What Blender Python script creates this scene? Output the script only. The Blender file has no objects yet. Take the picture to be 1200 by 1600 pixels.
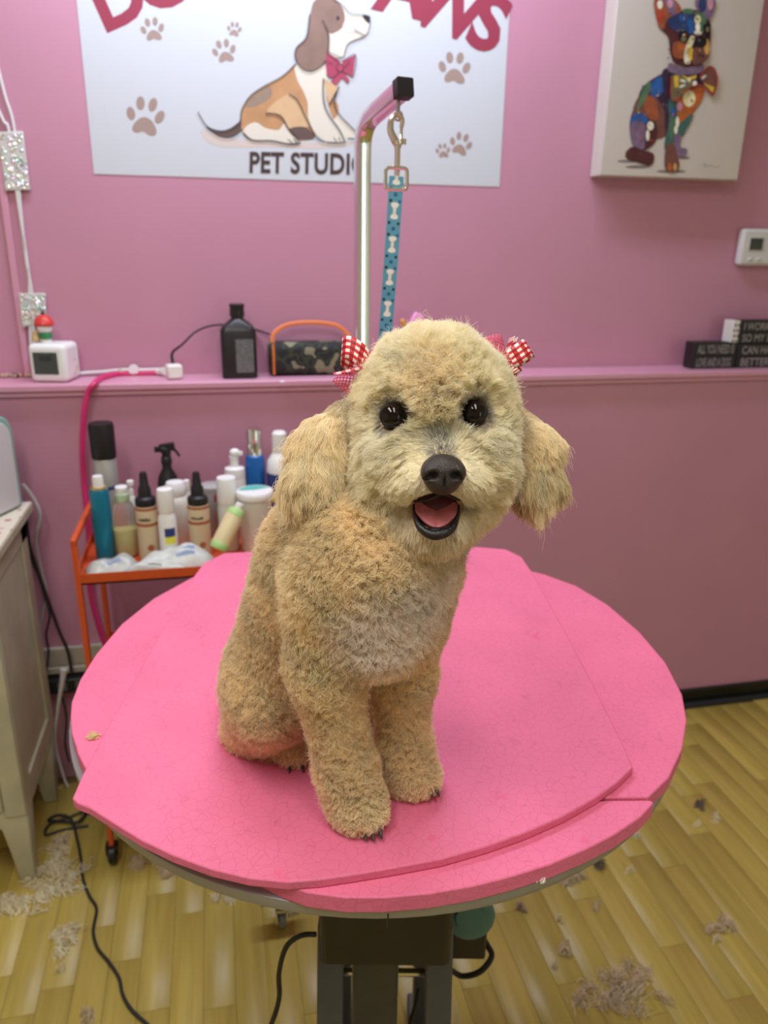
import bpy, bmesh, math, random
import numpy as np
from mathutils import Vector, Matrix
random.seed(7); rng = np.random.default_rng(7)
SC = bpy.context.scene
COL = SC.collection
# ------------------------------------------------------------------ camera
F_PX = 1200.0
def _n(v):
    v = np.array(v, float); return v/np.linalg.norm(v)
_down = _n((-50, 3500, 1200)); _right = np.array((5813, -330, 1200.)); _right = _n(_right-_down*np.dot(_right, _down))
_fwd = np.cross(_down, _right); _fwd = _fwd if _fwd[2] > 0 else -_fwd
RW = np.array([_right, _fwd, -_down])            # camera (x right, y down, z forward) -> world
CAM = np.array((0.0, 0.0, 1.45))
cd = bpy.data.cameras.new('camera'); cam = bpy.data.objects.new('camera', cd); COL.objects.link(cam)
cd.sensor_width = 36; cd.lens = 27.0; cd.clip_start = 0.02
m3 = RW @ np.diag((1, -1, -1))
M4 = Matrix.Identity(4)
for i in range(3):
    for j in range(3): M4[i][j] = float(m3[i, j])
M4.translation = Vector(CAM); cam.matrix_world = M4
cd.dof.use_dof = True; cd.dof.focus_distance = 0.645; cd.dof.aperture_fstop = 7.0
SC.camera = cam
# ------------------------------------------------------------------ world, lights, exposure
w = bpy.data.worlds.new('world'); SC.world = w; w.use_nodes = True
w.node_tree.nodes['Background'].inputs[0].default_value = (.9, .93, 1, 1)
w.node_tree.nodes['Background'].inputs[1].default_value = 0.15
def area(name, loc, sx, sy, power, col, rot=(0, 0, 0)):
    l = bpy.data.lights.new(name, 'AREA'); l.shape = 'RECTANGLE'; l.size = sx; l.size_y = sy; l.energy = power; l.color = col
    o = bpy.data.objects.new(name, l); COL.objects.link(o); o.location = loc; o.rotation_euler = rot
    return o
area('ceiling_tube_light', (0.20, 1.74, 2.52), 1.35, 0.14, 19.5, (.88, .96, 1.18))
area('ceiling_tube_light', (-0.50, 0.2, 2.56), 0.3, 1.25, 17.5, (1, .99, .95))
area('ceiling_tube_light', (0.25, -0.1, 2.56), 0.3, 1.25, 12.5, (1, .99, .95))
SC.view_settings.view_transform = 'Standard'; SC.view_settings.look = 'None'; SC.view_settings.gamma = 1; SC.view_settings.use_curve_mapping = False
SC.view_settings.exposure = 0.07
SC.cycles.max_bounces = 24; SC.cycles.diffuse_bounces = 14; SC.cycles.transmission_bounces = 14; SC.cycles.transparent_max_bounces = 16
SC.cycles.use_denoising = True
try: SC.cycles_curves.shape = 'RIBBONS'
except Exception: pass
# ------------------------------------------------------------------ helpers
def ray(px, py): return RW @ np.array((px-600., py-800., F_PX))
def onZ(px, py, z):
    v = ray(px, py); return CAM+v*((z-CAM[2])/v[2])
def onY(px, py, y):
    v = ray(px, py); return CAM+v*(y/v[1])
def Q(px, py, d):                                # point seen at a pixel, d metres in front of the camera
    return CAM+ray(px, py)*(d/F_PX)
def lin(c):
    return tuple(((x/255)/12.92 if x/255 <= .04045 else ((x/255+.055)/1.055)**2.4) for x in c)
def mat(name, col, rough=.5, metal=0, spec=.5, noise=0, nscale=20, coat=0, trans=0, ior=1.45, bump=0, bscale=200, emit=None, alpha=1, rand=0):
    m = bpy.data.materials.new(name); m.use_nodes = True; nt = m.node_tree; b = nt.nodes['Principled BSDF']
    b.inputs['Base Color'].default_value = (*col, 1); b.inputs['Roughness'].default_value = rough; b.inputs['Metallic'].default_value = metal
    b.inputs['Specular IOR Level'].default_value = spec; b.inputs['Coat Weight'].default_value = coat
    b.inputs['Transmission Weight'].default_value = trans; b.inputs['IOR'].default_value = ior; b.inputs['Alpha'].default_value = alpha
    tc = nt.nodes.new('ShaderNodeTexCoord')
    src = None
    if noise:
        n = nt.nodes.new('ShaderNodeTexNoise'); n.inputs['Scale'].default_value = nscale; n.inputs['Detail'].default_value = 5
        nt.links.new(tc.outputs['Object'], n.inputs['Vector'])
        mr = nt.nodes.new('ShaderNodeMapRange'); mr.inputs[1].default_value = .3; mr.inputs[2].default_value = .7
        mr.inputs[3].default_value = 1-noise; mr.inputs[4].default_value = 1+noise
        nt.links.new(n.outputs[0], mr.inputs[0])
        src = mr.outputs[0]
    if rand:
        oi = nt.nodes.new('ShaderNodeObjectInfo'); mr = nt.nodes.new('ShaderNodeMapRange'); mr.inputs[3].default_value = 1-rand; mr.inputs[4].default_value = 1+rand
        nt.links.new(oi.outputs['Random'], mr.inputs[0])
        if src:
            mm = nt.nodes.new('ShaderNodeMath'); mm.operation = 'MULTIPLY'; nt.links.new(src, mm.inputs[0]); nt.links.new(mr.outputs[0], mm.inputs[1]); src = mm.outputs[0]
        else: src = mr.outputs[0]
    if src:
        mx = nt.nodes.new('ShaderNodeVectorMath'); mx.operation = 'SCALE'; mx.inputs[0].default_value = col
        nt.links.new(src, mx.inputs['Scale']); nt.links.new(mx.outputs[0], b.inputs['Base Color'])
    if bump:
        n = nt.nodes.new('ShaderNodeTexNoise'); n.inputs['Scale'].default_value = bscale; n.inputs['Detail'].default_value = 3
        nt.links.new(tc.outputs['Object'], n.inputs['Vector'])
        bp = nt.nodes.new('ShaderNodeBump'); bp.inputs['Strength'].default_value = bump; bp.inputs['Distance'].default_value = .002
        nt.links.new(n.outputs[0], bp.inputs['Height']); nt.links.new(bp.outputs[0], b.inputs['Normal'])
    if emit:
        b.inputs['Emission Color'].default_value = (*emit, 1); b.inputs['Emission Strength'].default_value = 1
    return m
class G:
    """collects shapes, world or local coordinates; mi = material slot"""
    def __init__(s): s.v = []; s.f = []; s.m = []; s.uv = {}
    def add(s, vs, fs, mi=0):
        o = len(s.v); s.v.extend([tuple(map(float, p)) for p in vs]); s.f.extend([tuple(i+o for i in f) for f in fs]); s.m.extend([mi]*len(fs)); return s
    def box(s, c, d, rz=0, mi=0, R=None):
        h = [x/2 for x in d]; R = Matrix.Rotation(rz, 3, 'Z') if R is None else R
        vs = [Vector(c)+R@Vector((sx*h[0], sy*h[1], sz*h[2])) for sx in (-1, 1) for sy in (-1, 1) for sz in (-1, 1)]
        return s.add(vs, [(0, 1, 3, 2), (4, 6, 7, 5), (0, 4, 5, 1), (2, 3, 7, 6), (0, 2, 6, 4), (1, 5, 7, 3)], mi)
    def bb(s, a, b, mi=0):
        return s.box([(x+y)/2 for x, y in zip(a, b)], [abs(y-x) for x, y in zip(a, b)], mi=mi)
    def lathe(s, prof, c=(0, 0, 0), n=24, mi=0, axis=None, sx=1, sy=1):
        R = Matrix.Identity(3) if axis is None else Vector((0, 0, 1)).rotation_difference(Vector(axis)).to_matrix()
        vs = []; fs = []; k = len(prof)
        for r, z in prof:
            for i in range(n):
                a = 2*math.pi*i/n; vs.append(Vector(c)+R@Vector((r*math.cos(a)*sx, r*math.sin(a)*sy, z)))
        for j in range(k-1):
            for i in range(n):
                fs.append((j*n+i, j*n+(i+1) % n, (j+1)*n+(i+1) % n, (j+1)*n+i))
        fs.append(tuple(range(n))[::-1]); fs.append(tuple((k-1)*n+i for i in range(n)))
        return s.add(vs, fs, mi)
    def sphere(s, c, r, n=20, mi=0, R=None):
        r = (r, r, r) if not hasattr(r, '__len__') else r; R = Matrix.Identity(3) if R is None else R
        vs = [Vector(c)+R@Vector((0, 0, r[2]))]; k = n//2
        for j in range(1, k):
            t = math.pi*j/k
            for i in range(n):
                a = 2*math.pi*i/n; vs.append(Vector(c)+R@Vector((r[0]*math.sin(t)*math.cos(a), r[1]*math.sin(t)*math.sin(a), r[2]*math.cos(t))))
        vs.append(Vector(c)+R@Vector((0, 0, -r[2]))); fs = []
        for i in range(n): fs.append((0, 1+i, 1+(i+1) % n))
        for j in range(k-2):
            for i in range(n):
                a = 1+j*n; fs.append((a+i, a+n+i, a+n+(i+1) % n, a+(i+1) % n))
        l = len(vs)-1; a = 1+(k-2)*n
        for i in range(n): fs.append((l, a+(i+1) % n, a+i))
        return s.add(vs, fs, mi)
    def tube(s, pts, r, n=10, mi=0, smooth=6, sides=None, closed=False, flat=None):
        p = [Vector(q) for q in pts]; rr = list(r) if hasattr(r, '__len__') else [r]*len(p)
        if smooth > 1 and len(p) > 2: p, rr = catmull(p, rr, smooth, closed)
        k = len(p); T = []
        for i in range(k):
            a = p[(i+1) % k] if (closed or i < k-1) else p[i]; b = p[i-1] if (closed or i > 0) else p[i]
            T.append((a-b).normalized())
        ref = Vector((0, 0, 1)) if abs(T[0].z) < .9 else Vector((0, 1, 0))
        u = (ref-T[0]*ref.dot(T[0])).normalized(); vs = []; fs = []
        fl = flat or (1, 1)
        for i in range(k):
            u = (u-T[i]*u.dot(T[i])).normalized(); w_ = T[i].cross(u)
            for j in range(n):
                a = 2*math.pi*(j+.5)/n; vs.append(p[i]+(u*math.cos(a)*fl[0]+w_*math.sin(a)*fl[1])*rr[i])
        for i in range(k if closed else k-1):
            i2 = (i+1) % k
            for j in range(n): fs.append((i*n+j, i*n+(j+1) % n, i2*n+(j+1) % n, i2*n+j))
        if not closed: fs.append(tuple(range(n))[::-1]); fs.append(tuple((k-1)*n+j for j in range(n)))
        return s.add(vs, fs, mi)
    def prism(s, poly, z0, z1, mi=0):
        n = len(poly); vs = [(x, y, z0) for x, y in poly]+[(x, y, z1) for x, y in poly]
        fs = [tuple(range(n))[::-1], tuple(range(n, 2*n))]+[(i, (i+1) % n, n+(i+1) % n, n+i) for i in range(n)]
        return s.add(vs, fs, mi)
    def flat(s, pts, mi=0): return s.add(pts, [tuple(range(len(pts)))], mi)
def catmull(p, rr, k, closed=False):
    P = []; Rr = []; n = len(p); seg = n if closed else n-1
    for i in range(seg):
        if closed: a, b, c, d = p[i-1], p[i], p[(i+1) % n], p[(i+2) % n]
        else: a, b, c, d = p[max(i-1, 0)], p[i], p[i+1], p[min(i+2, n-1)]
        for j in range(k):
            t = j/k
            P.append(.5*((2*b)+(c-a)*t+(2*a-5*b+4*c-d)*t*t+(3*b-a-3*c+d)*t**3)); Rr.append(rr[i]*(1-t)+rr[(i+1) % n]*t)
    if not closed: P.append(p[-1]); Rr.append(rr[-1])
    return P, Rr
OFF = {}
def thing(name, label, cat, loc=(0, 0, 0), group=None, kind=None, rz=0):
    o = bpy.data.objects.new(name, None); COL.objects.link(o); o.location = [float(x) for x in loc]; o.empty_display_size = .05
    o.rotation_euler.z = rz
    if label: o['label'] = label; o['category'] = cat
    if group: o['group'] = group
    if kind: o['kind'] = kind
    OFF[o.name] = Vector([float(x) for x in loc]); return o
def tag(o, label, cat, group=None, kind=None):
    if label: o['label'] = label
    if cat: o['category'] = cat
    if group: o['group'] = group
    if kind: o['kind'] = kind
    return o
def obj(name, g, m, parent=None, world=False, smooth=35, bev=0, seg=2, label=None, loc=None, kind=None):
    """one mesh object; world=True: the shape is in world coordinates and the thing has a location"""
    off = Vector((0, 0, 0))
    if world and parent is not None: off = OFF.get(parent.name, Vector((0, 0, 0)))
    if loc is not None: off = Vector([float(x) for x in loc])
    me = bpy.data.meshes.new(name)
    me.from_pydata([(x-off.x, y-off.y, z-off.z) for x, y, z in g.v], [], g.f); 
    ms = m if isinstance(m, (list, tuple)) else [m]
    for q in ms: me.materials.append(q)
    if len(ms) > 1: me.polygons.foreach_set('material_index', g.m)
    me.update()
    if smooth:
        me.polygons.foreach_set('use_smooth', [True]*len(me.polygons)); me.set_sharp_from_angle(angle=math.radians(smooth))
    o = bpy.data.objects.new(name, me); COL.objects.link(o)
    if parent is not None:
        o.parent = parent
        if world: OFF[o.name] = off
    elif loc is not None: o.location = off; OFF[o.name] = off
    if bev:
        b = o.modifiers.new('bevel', 'BEVEL'); b.width = bev; b.segments = seg; b.limit_method = 'ANGLE'; b.angle_limit = math.radians(40)
        me.polygons.foreach_set('use_smooth', [True]*len(me.polygons))
    if label: o['label'] = label
    if kind: o['kind'] = kind
    return o
def bez_rot(ax, ang): return Matrix.Rotation(ang, 3, ax)
def text_geo(txt, size, bold=0.0, sx=1.0, align='CENTER', spacing=1.0):
    """2-D triangles of a text in its own plane (x right, y up)"""
    c = bpy.data.curves.new('t', 'FONT'); c.body = txt; c.size = size; c.align_x = align; c.offset = bold; c.space_character = spacing; c.resolution_u = 4
    o = bpy.data.objects.new('t', c); COL.objects.link(o)
    dg = bpy.context.evaluated_depsgraph_get(); dg.update()
    me = bpy.data.meshes.new_from_object(o.evaluated_get(dg))
    vs = [(v.co.x*sx, v.co.y) for v in me.vertices]; fs = [tuple(p.vertices) for p in me.polygons]
    bpy.data.objects.remove(o); bpy.data.curves.remove(c); bpy.data.meshes.remove(me)
    return vs, fs
# ------------------------------------------------------------------ materials
WALL = mat('pink wall paint', (.52, .243, .335), .42, spec=.45, noise=.03, nscale=3, bump=.04, bscale=150)
WALLG = WALL
TRIM = mat('pink gloss paint', (.62, .30, .405), .35, noise=.02)
WHITE = mat('white plastic', (.8, .8, .78), .35)
WHITE2 = mat('warm white plastic', (.78, .76, .70), .4)
BLACK = mat('black plastic', (.012, .011, .012), .4)
BLACKS = mat('black rubber', (.018, .017, .017), .55)
CHROME = mat('chrome', (.82, .82, .80), .12, metal=1)
STEEL = mat('brushed steel', (.5, .5, .5), .3, metal=1)
GREYM = mat('grey metal', (.16, .15, .15), .4, metal=.3)
ORANGE = mat('orange painted steel', (.60, .085, .02), .4, noise=.05)
# ------------------------------------------------------------------ the room
YW, YL, ZL, LEDGE_F = 2.12, 2.0, 1.127, 1.985
CEIL = 2.6
X0, X1, Y0 = -2.2, 3.2, -2.6
def struct(name, g, m, **k):
    o = obj(name, g, m, **k); o['kind'] = 'structure'; return o
struct('wall_back', G().bb((X0, YW, ZL), (X1, YW+.1, CEIL)), WALL)
struct('wall_back_lower', G().bb((X0, YL, 0), (X1, YW+.1, ZL-.018)), WALL)
struct('trim_1', G().bb((X0, LEDGE_F, ZL-.018), (X1, YW+.0, ZL)), TRIM, bev=.004)
struct('trim_2', G().bb((X0, YL-.008, ZL-.03), (X1, YL, ZL-.018)), TRIM, bev=.002)
struct('ceiling', G().bb((X0, Y0, CEIL), (X1, YW, CEIL+.1)), mat('ceiling white', (.75, .74, .72), .8))
OTHER = mat('far wall paint', (.80, .81, .77), .6)
struct('wall_left', G().bb((X0-.1, Y0, 0), (X0, YW, CEIL)), OTHER)
struct('wall_right', G().bb((X1, Y0, 0), (X1+.1, YW, CEIL)), OTHER)
struct('wall_front', G().bb((X0, Y0-.1, 0), (X1, Y0, CEIL)), OTHER)
# unseen glowing glass door, added and placed so the chrome post mirrors it
wd = struct('added_window_1', G().bb((2.25, Y0, .05), (2.33, Y0+.04, 2.2)).bb((3.07, Y0, .05), (3.15, Y0+.04, 2.2)).bb((2.25, Y0, 2.12), (3.15, Y0+.04, 2.2)).bb((2.25, Y0, .05), (3.15, Y0+.04, .2)), GREYM)
obj('pane', G().bb((2.33, Y0+.01, .2), (3.07, Y0+.02, 2.12)), mat('added glowing glass', (.1, .1, .1), .1, emit=(2.3, 2.6, 2.3)), wd)
# baseboard, black vinyl with a white stretch behind the cart
bb = struct('baseboard_back', G().bb((.5, YL-.012, 0), (X1, YL, .055)), mat('black vinyl base', (.006, .006, .006), .25), bev=.004)
obj('lip', G().bb((.5, YL-.035, 0), (X1, YL-.012, .006)), mat('dark strip', (.03, .032, .03), .4), bb)
struct('baseboard_left', G().bb((-1.2, YL-.012, 0.0), (.5, YL, .05)), mat('dusty pink base paint', (.42, .22, .26), .5, noise=.1))
# raised pink cable raceway on the upper wall
xr = onY(40, 540, YW)[0]
o = obj('cable_raceway', G().bb((xr-.012, YW-.008, ZL), (xr+.006, YW, 2.4)), TRIM, bev=.003, loc=(xr, YW, ZL))
tag(o, 'pink painted flat cable raceway running up the wall beside the white cords', 'raceway')
# floor: slab and single laminate strips where the photo shows them
def wood(name, rand):
    m = bpy.data.materials.new(name); m.use_nodes = True; nt = m.node_tree; b = nt.nodes['Principled BSDF']; L = nt.links.new
    tc = nt.nodes.new('ShaderNodeTexCoord'); mp = nt.nodes.new('ShaderNodeMapping'); mp.inputs['Scale'].default_value = (55, 3.2, 55)
    oi = nt.nodes.new('ShaderNodeObjectInfo'); ad = nt.nodes.new('ShaderNodeVectorMath'); ad.operation = 'ADD'
    sc = nt.nodes.new('ShaderNodeVectorMath'); sc.operation = 'SCALE'; sc.inputs[0].default_value = (7, 13, 3); L(oi.outputs['Random'], sc.inputs['Scale'])
    L(tc.outputs['Object'], ad.inputs[0]); L(sc.outputs[0], ad.inputs[1]); L(ad.outputs[0], mp.inputs[0])
    n = nt.nodes.new('ShaderNodeTexNoise'); n.inputs['Scale'].default_value = 1.0; n.inputs['Detail'].default_value = 6; n.inputs['Distortion'].default_value = .6
    L(mp.outputs[0], n.inputs['Vector'])
    cr = nt.nodes.new('ShaderNodeValToRGB'); cr.color_ramp.elements[0].position = .32; cr.color_ramp.elements[1].position = .68
    cr.color_ramp.elements[0].color = (.40, .295, .062, 1); cr.color_ramp.elements[1].color = (.49, .375, .088, 1); L(n.outputs[0], cr.inputs[0])
    mr = nt.nodes.new('ShaderNodeMapRange'); mr.inputs[3].default_value = 1-rand; mr.inputs[4].default_value = 1+rand; L(oi.outputs['Random'], mr.inputs[0])
    s2 = nt.nodes.new('ShaderNodeVectorMath'); s2.operation = 'SCALE'; L(cr.outputs[0], s2.inputs[0]); L(mr.outputs[0], s2.inputs['Scale']); L(s2.outputs[0], b.inputs['Base Color'])
    b.inputs['Roughness'].default_value = .38; b.inputs['Specular IOR Level'].default_value = .4
    return m
WOOD = wood('oak laminate', .075)
floor = struct('floor', G().bb((X0, Y0, -.06), (X1, YW, -.003)), mat('laminate joint', (.16, .10, .03), .5))
PW = .0655; pieces = 0; pm = {}
def plank(x, y0, y1):
    k = round(y1-y0, 2)
    if k not in pm:
        g = G().bb((-PW/2+.0003, 0, -.003), (PW/2-.0003, k-.0006, 0))
        o = obj('plank', g, WOOD, floor, smooth=0, bev=.0004, seg=1); pm[k] = o
    else:
        o = pm[k].copy(); COL.objects.link(o); o.parent = floor
    o.location = (x, y0, 0)
prs = random.Random(3)
def strips(xa, xb, ya, yb):
    n = int(round((xb-xa)/PW))
    for i in range(n):
        x = xa+(i+.5)*PW; y = ya-prs.random()*.4
        while y < yb:
            l = prs.choice((.3, .4, .5, .6)); a, b_ = max(y, ya), min(y+l, yb)
            a, b_ = round(a, 2), round(b_, 2)
            if b_-a > .02: plank(x, a, b_)
            y += l
strips(-.95, -.0985+.0655*2, .93, 1.96)
strips(.0325, 1.7355, .70, 1.96)
rest = obj('plank', G().bb((X0, Y0, -.003), (X1, .70, -.0002)).bb((X0, .70, -.003), (-.95, 2, -.0002)).bb((-.95, .70, -.003), (.0325, .93, -.0002)).bb((1.7355, .70, -.003), (X1, 2, -.0002)), WOOD, floor, kind='stuff')
# ------------------------------------------------------------------ grooming table
T = 0.92; SCL = (1.45-T)/(1.45-.82)
def pz(pts, z): return [tuple(onZ(x, y, z)[:2]) for x, y in pts]
def smooth2(poly, k=4):
    out, _ = catmull([Vector((x, y, 0)) for x, y in poly], [1]*len(poly), k, True); return [(q.x, q.y) for q in out]
PC = np.array((.2255, 1.082))*SCL; PR = .468*SCL
tb = thing('grooming_table', 'round electric grooming table with grey rim and dark lifting column', 'table', (PC[0], PC[1], 0))
ZP = T-.028
RIM = mat('grey table rim', (.34, .34, .355), .35, metal=.3, noise=.12, nscale=9)
g = G().lathe([(PR-.03, ZP-.02), (PR-.004, ZP-.018), (PR, ZP-.012), (PR, ZP-.002), (PR-.003, ZP)], (PC[0], PC[1], 0), 96)
top = obj('tabletop', g, RIM, tb, world=True)
obj('rim_seam', G().box((onZ(600, 1416, ZP-.01)[0], PC[1]-PR-.0004, ZP-.01), (.0012, .0016, .016)), BLACK, top, world=True)
DK = mat('dark brown enamel', (.028, .022, .018), .45, noise=.08); DKG = mat('dark grey steel', (.10, .106, .112), .4, metal=.3, noise=.1)
yb = .73
x0, x1 = onY(497, 1480, yb)[0], onY(702, 1480, yb)[0]; zb = onY(600, 1513, yb)[2]
piv = Vector(((x0+x1)/2, yb, 0)); RB = Matrix.Rotation(-.215, 3, 'Z')
_hw = (x1-x0)/2*.975; _xc = (x0+x1)/2; x0, x1 = _xc-_hw, _xc+_hw
def based(name, g, m, parent, **k):
    g.v = [tuple(piv+RB@(Vector(p)-piv)) for p in g.v]; return obj(name, g, m, parent, world=True, **k)
based('lift_housing', G().bb((x0, yb, zb), (x1, yb+.30, ZP-.021)), DK, tb, bev=.008, seg=3)
obj('under_ring', G().lathe([(PR*.72, ZP-.045), (PR*.74, ZP-.04), (PR*.74, ZP-.0205)], (PC[0], PC[1], 0), 64), DKG, tb, world=True)
xl, xr2 = x0+.013, x1-.013
legw = .034
for xa, xb in ((xl, xl-.004), (xr2, xr2+.004)):
    for yy in (yb+.03, yb+.24):
        g = G(); s = -1 if yy < yb+.1 else 1
        g.tube([(xa, yy, zb+.05), (xb, yy+s*.10, .03)], legw/2*1.41, 4, smooth=0)
        based('leg', g, DKG, tb, smooth=0, bev=.003)
based('cross_rod', G().tube([(xl, yb+.10, zb-.125), (xr2, yb+.10, zb-.125)], .006, 10), CHROME, tb)
based('column', G().bb(((x0+x1)/2-.045, yb+.06, .02), ((x0+x1)/2+.02, yb+.16, zb+.02)), DKG, tb, bev=.004)
for xx in (xl, xr2): based('foot_rail', G().bb((xx-.02, yb-.10, .001), (xx+.02, yb+.40, .035)), DKG, tb, bev=.004)
mx, my = x1+.06, yb+.26
based('motor_box', G().bb((x1+.003, my-.16, zb-.10), (x1+.064, my-.05, zb+.05)), DK, tb, bev=.004)
based('motor_cap', G().lathe([(.036, 0), (.036, .004), (.03, .007), (.022, .007), (.02, .012), (.0, .013)], (x1+.036, my-.161, zb-.012), 28, axis=(0, -1, .25)), mat('teal plastic', (.10, .22, .20), .4), tb)
based('switch_block', G().bb((x1+.058, my-.12, zb+.0), (x1+.086, my-.07, zb+.09)), BLACK, tb, bev=.003)
# mat pieces (foam with a crackled skin)
def matpink():
    m = mat('pink foam mat', (.765, .170, .297), .55, spec=.3); nt = m.node_tree; L = nt.links.new; b = nt.nodes['Principled BSDF']
    tc = nt.nodes.new('ShaderNodeTexCoord'); nz = nt.nodes.new('ShaderNodeTexNoise'); nz.inputs['Scale'].default_value = 25
    L(tc.outputs['Object'], nz.inputs['Vector'])
    mxv = nt.nodes.new('ShaderNodeVectorMath'); mxv.operation = 'MULTIPLY_ADD'; mxv.inputs[1].default_value = (.02, .02, .02); L(nz.outputs['Color'], mxv.inputs[0]); L(tc.outputs['Object'], mxv.inputs[2])
    vo = nt.nodes.new('ShaderNodeTexVoronoi'); vo.feature = 'DISTANCE_TO_EDGE'; vo.inputs['Scale'].default_value = 88; L(mxv.outputs[0], vo.inputs['Vector'])
    rp = nt.nodes.new('ShaderNodeValToRGB'); rp.color_ramp.elements[0].position = 0; rp.color_ramp.elements[1].position = .045
    rp.color_ramp.elements[0].color = (.87, .83, .84, 1); rp.color_ramp.elements[1].color = (1, 1, 1, 1); L(vo.outputs[0], rp.inputs[0])
    n2 = nt.nodes.new('ShaderNodeTexNoise'); n2.inputs['Scale'].default_value = 9; n2.inputs['Detail'].default_value = 6; L(tc.outputs['Object'], n2.inputs['Vector'])
    m2 = nt.nodes.new('ShaderNodeMapRange'); m2.inputs[1].default_value = .3; m2.inputs[2].default_value = .7; m2.inputs[3].default_value = .93; m2.inputs[4].default_value = 1.05; L(n2.outputs[0], m2.inputs[0])
    n3 = nt.nodes.new('ShaderNodeTexNoise'); n3.inputs['Scale'].default_value = 30; n3.inputs['Detail'].default_value = 2; L(tc.outputs['Object'], n3.inputs['Vector'])
    m3_ = nt.nodes.new('ShaderNodeMapRange'); m3_.inputs[1].default_value = .69; m3_.inputs[2].default_value = .78; m3_.inputs[3].default_value = 0; m3_.inputs[4].default_value = .45; L(n3.outputs[0], m3_.inputs[0])
    a1 = nt.nodes.new('ShaderNodeVectorMath'); a1.operation = 'MULTIPLY'; a1.inputs[0].default_value = (.765, .170, .297); L(rp.outputs[0], a1.inputs[1])
    a2 = nt.nodes.new('ShaderNodeVectorMath'); a2.operation = 'SCALE'; L(a1.outputs[0], a2.inputs[0]); L(m2.outputs[0], a2.inputs['Scale'])
    mx = nt.nodes.new('ShaderNodeMix'); mx.data_type = 'RGBA'; L(m3_.outputs[0], mx.inputs[0]); L(a2.outputs[0], mx.inputs[6]); mx.inputs[7].default_value = (.72, .07, .16, 1)
    L(mx.outputs[2], b.inputs['Base Color'])
    ad = nt.nodes.new('ShaderNodeMath'); ad.operation = 'MULTIPLY_ADD'; ad.inputs[1].default_value = .6; L(rp.outputs[0], ad.inputs[0])
    n4 = nt.nodes.new('ShaderNodeTexNoise'); n4.inputs['Scale'].default_value = 120; L(tc.outputs['Object'], n4.inputs['Vector']); L(n4.outputs[0], ad.inputs[2])
    bp = nt.nodes.new('ShaderNodeBump'); bp.inputs['Strength'].default_value = .35; bp.inputs['Distance'].default_value = .0015; L(ad.outputs[0], bp.inputs['Height']); L(bp.outputs[0], b.inputs['Normal'])
    return m
MAT = matpink()
def mat_piece(name, poly, z0, z1, label):
    zc = Vector((sum(p[0] for p in poly)/len(poly), sum(p[1] for p in poly)/len(poly), z0))
    o = obj(name, G().prism(poly, z0, z1), MAT, smooth=30, bev=.0015, seg=2, loc=zc)
    tag(o, label, 'mat', 'pink foam mat pieces on the table'); return o
H1 = .010
# two lower pieces lie on the plate, the big trimmed disc on top
rear = [(112, 1096), (110, 1120), (112, 1145), (122, 1178), (133, 1200), (300, 1225), (620, 1238), (945, 1246), (1013, 1246), (1045, 1215), (1066, 1170), (1073, 1125), (1066, 1085), (1040, 1035), (1000, 988), (950, 945), (900, 915), (850, 897), (780, 880), (600, 868), (420, 872), (300, 902), (240, 935), (190, 975), (150, 1022), (125, 1062)]
mat_piece('foam_mat', pz(rear, T-H1), ZP, T-H1, 'rear pink crackled foam mat under the big top piece, reaching left and right rim')
front = [(430, 1292), (948, 1250.5), (1016, 1250), (1022, 1254), (1000, 1277), (960, 1304), (915, 1327), (860, 1350), (800, 1369), (740, 1384), (670, 1396), (600, 1402), (540, 1402), (480, 1394), (440, 1380), (400, 1360)]
mat_piece('foam_mat', pz(front, T-H1), ZP, T-H1, 'front crescent of pink foam mat showing below the edge of the top piece')
topm = [(113, 1247), (128, 1212), (160, 1150), (210, 1062), (250, 990), (296, 910), (318, 880), (350, 864), (430, 860), (600, 856), (740, 854), (790, 858), (815, 870), (830, 892), (860, 945), (900, 1018), (940, 1096), (975, 1166), (989, 1199), (965, 1222), (930, 1247), (880, 1275), (820, 1301), (760, 1322), (690, 1342), (620, 1355), (560, 1365), (500, 1374), (450, 1378), (390, 1372), (330, 1358), (270, 1336), (220, 1312), (175, 1284), (140, 1262), (120, 1254)]
mat_piece('foam_mat', pz(topm, T), T-H1+.0003, T, 'big pink foam mat on top, trimmed straight at both sides, with the dog on it')
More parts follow.
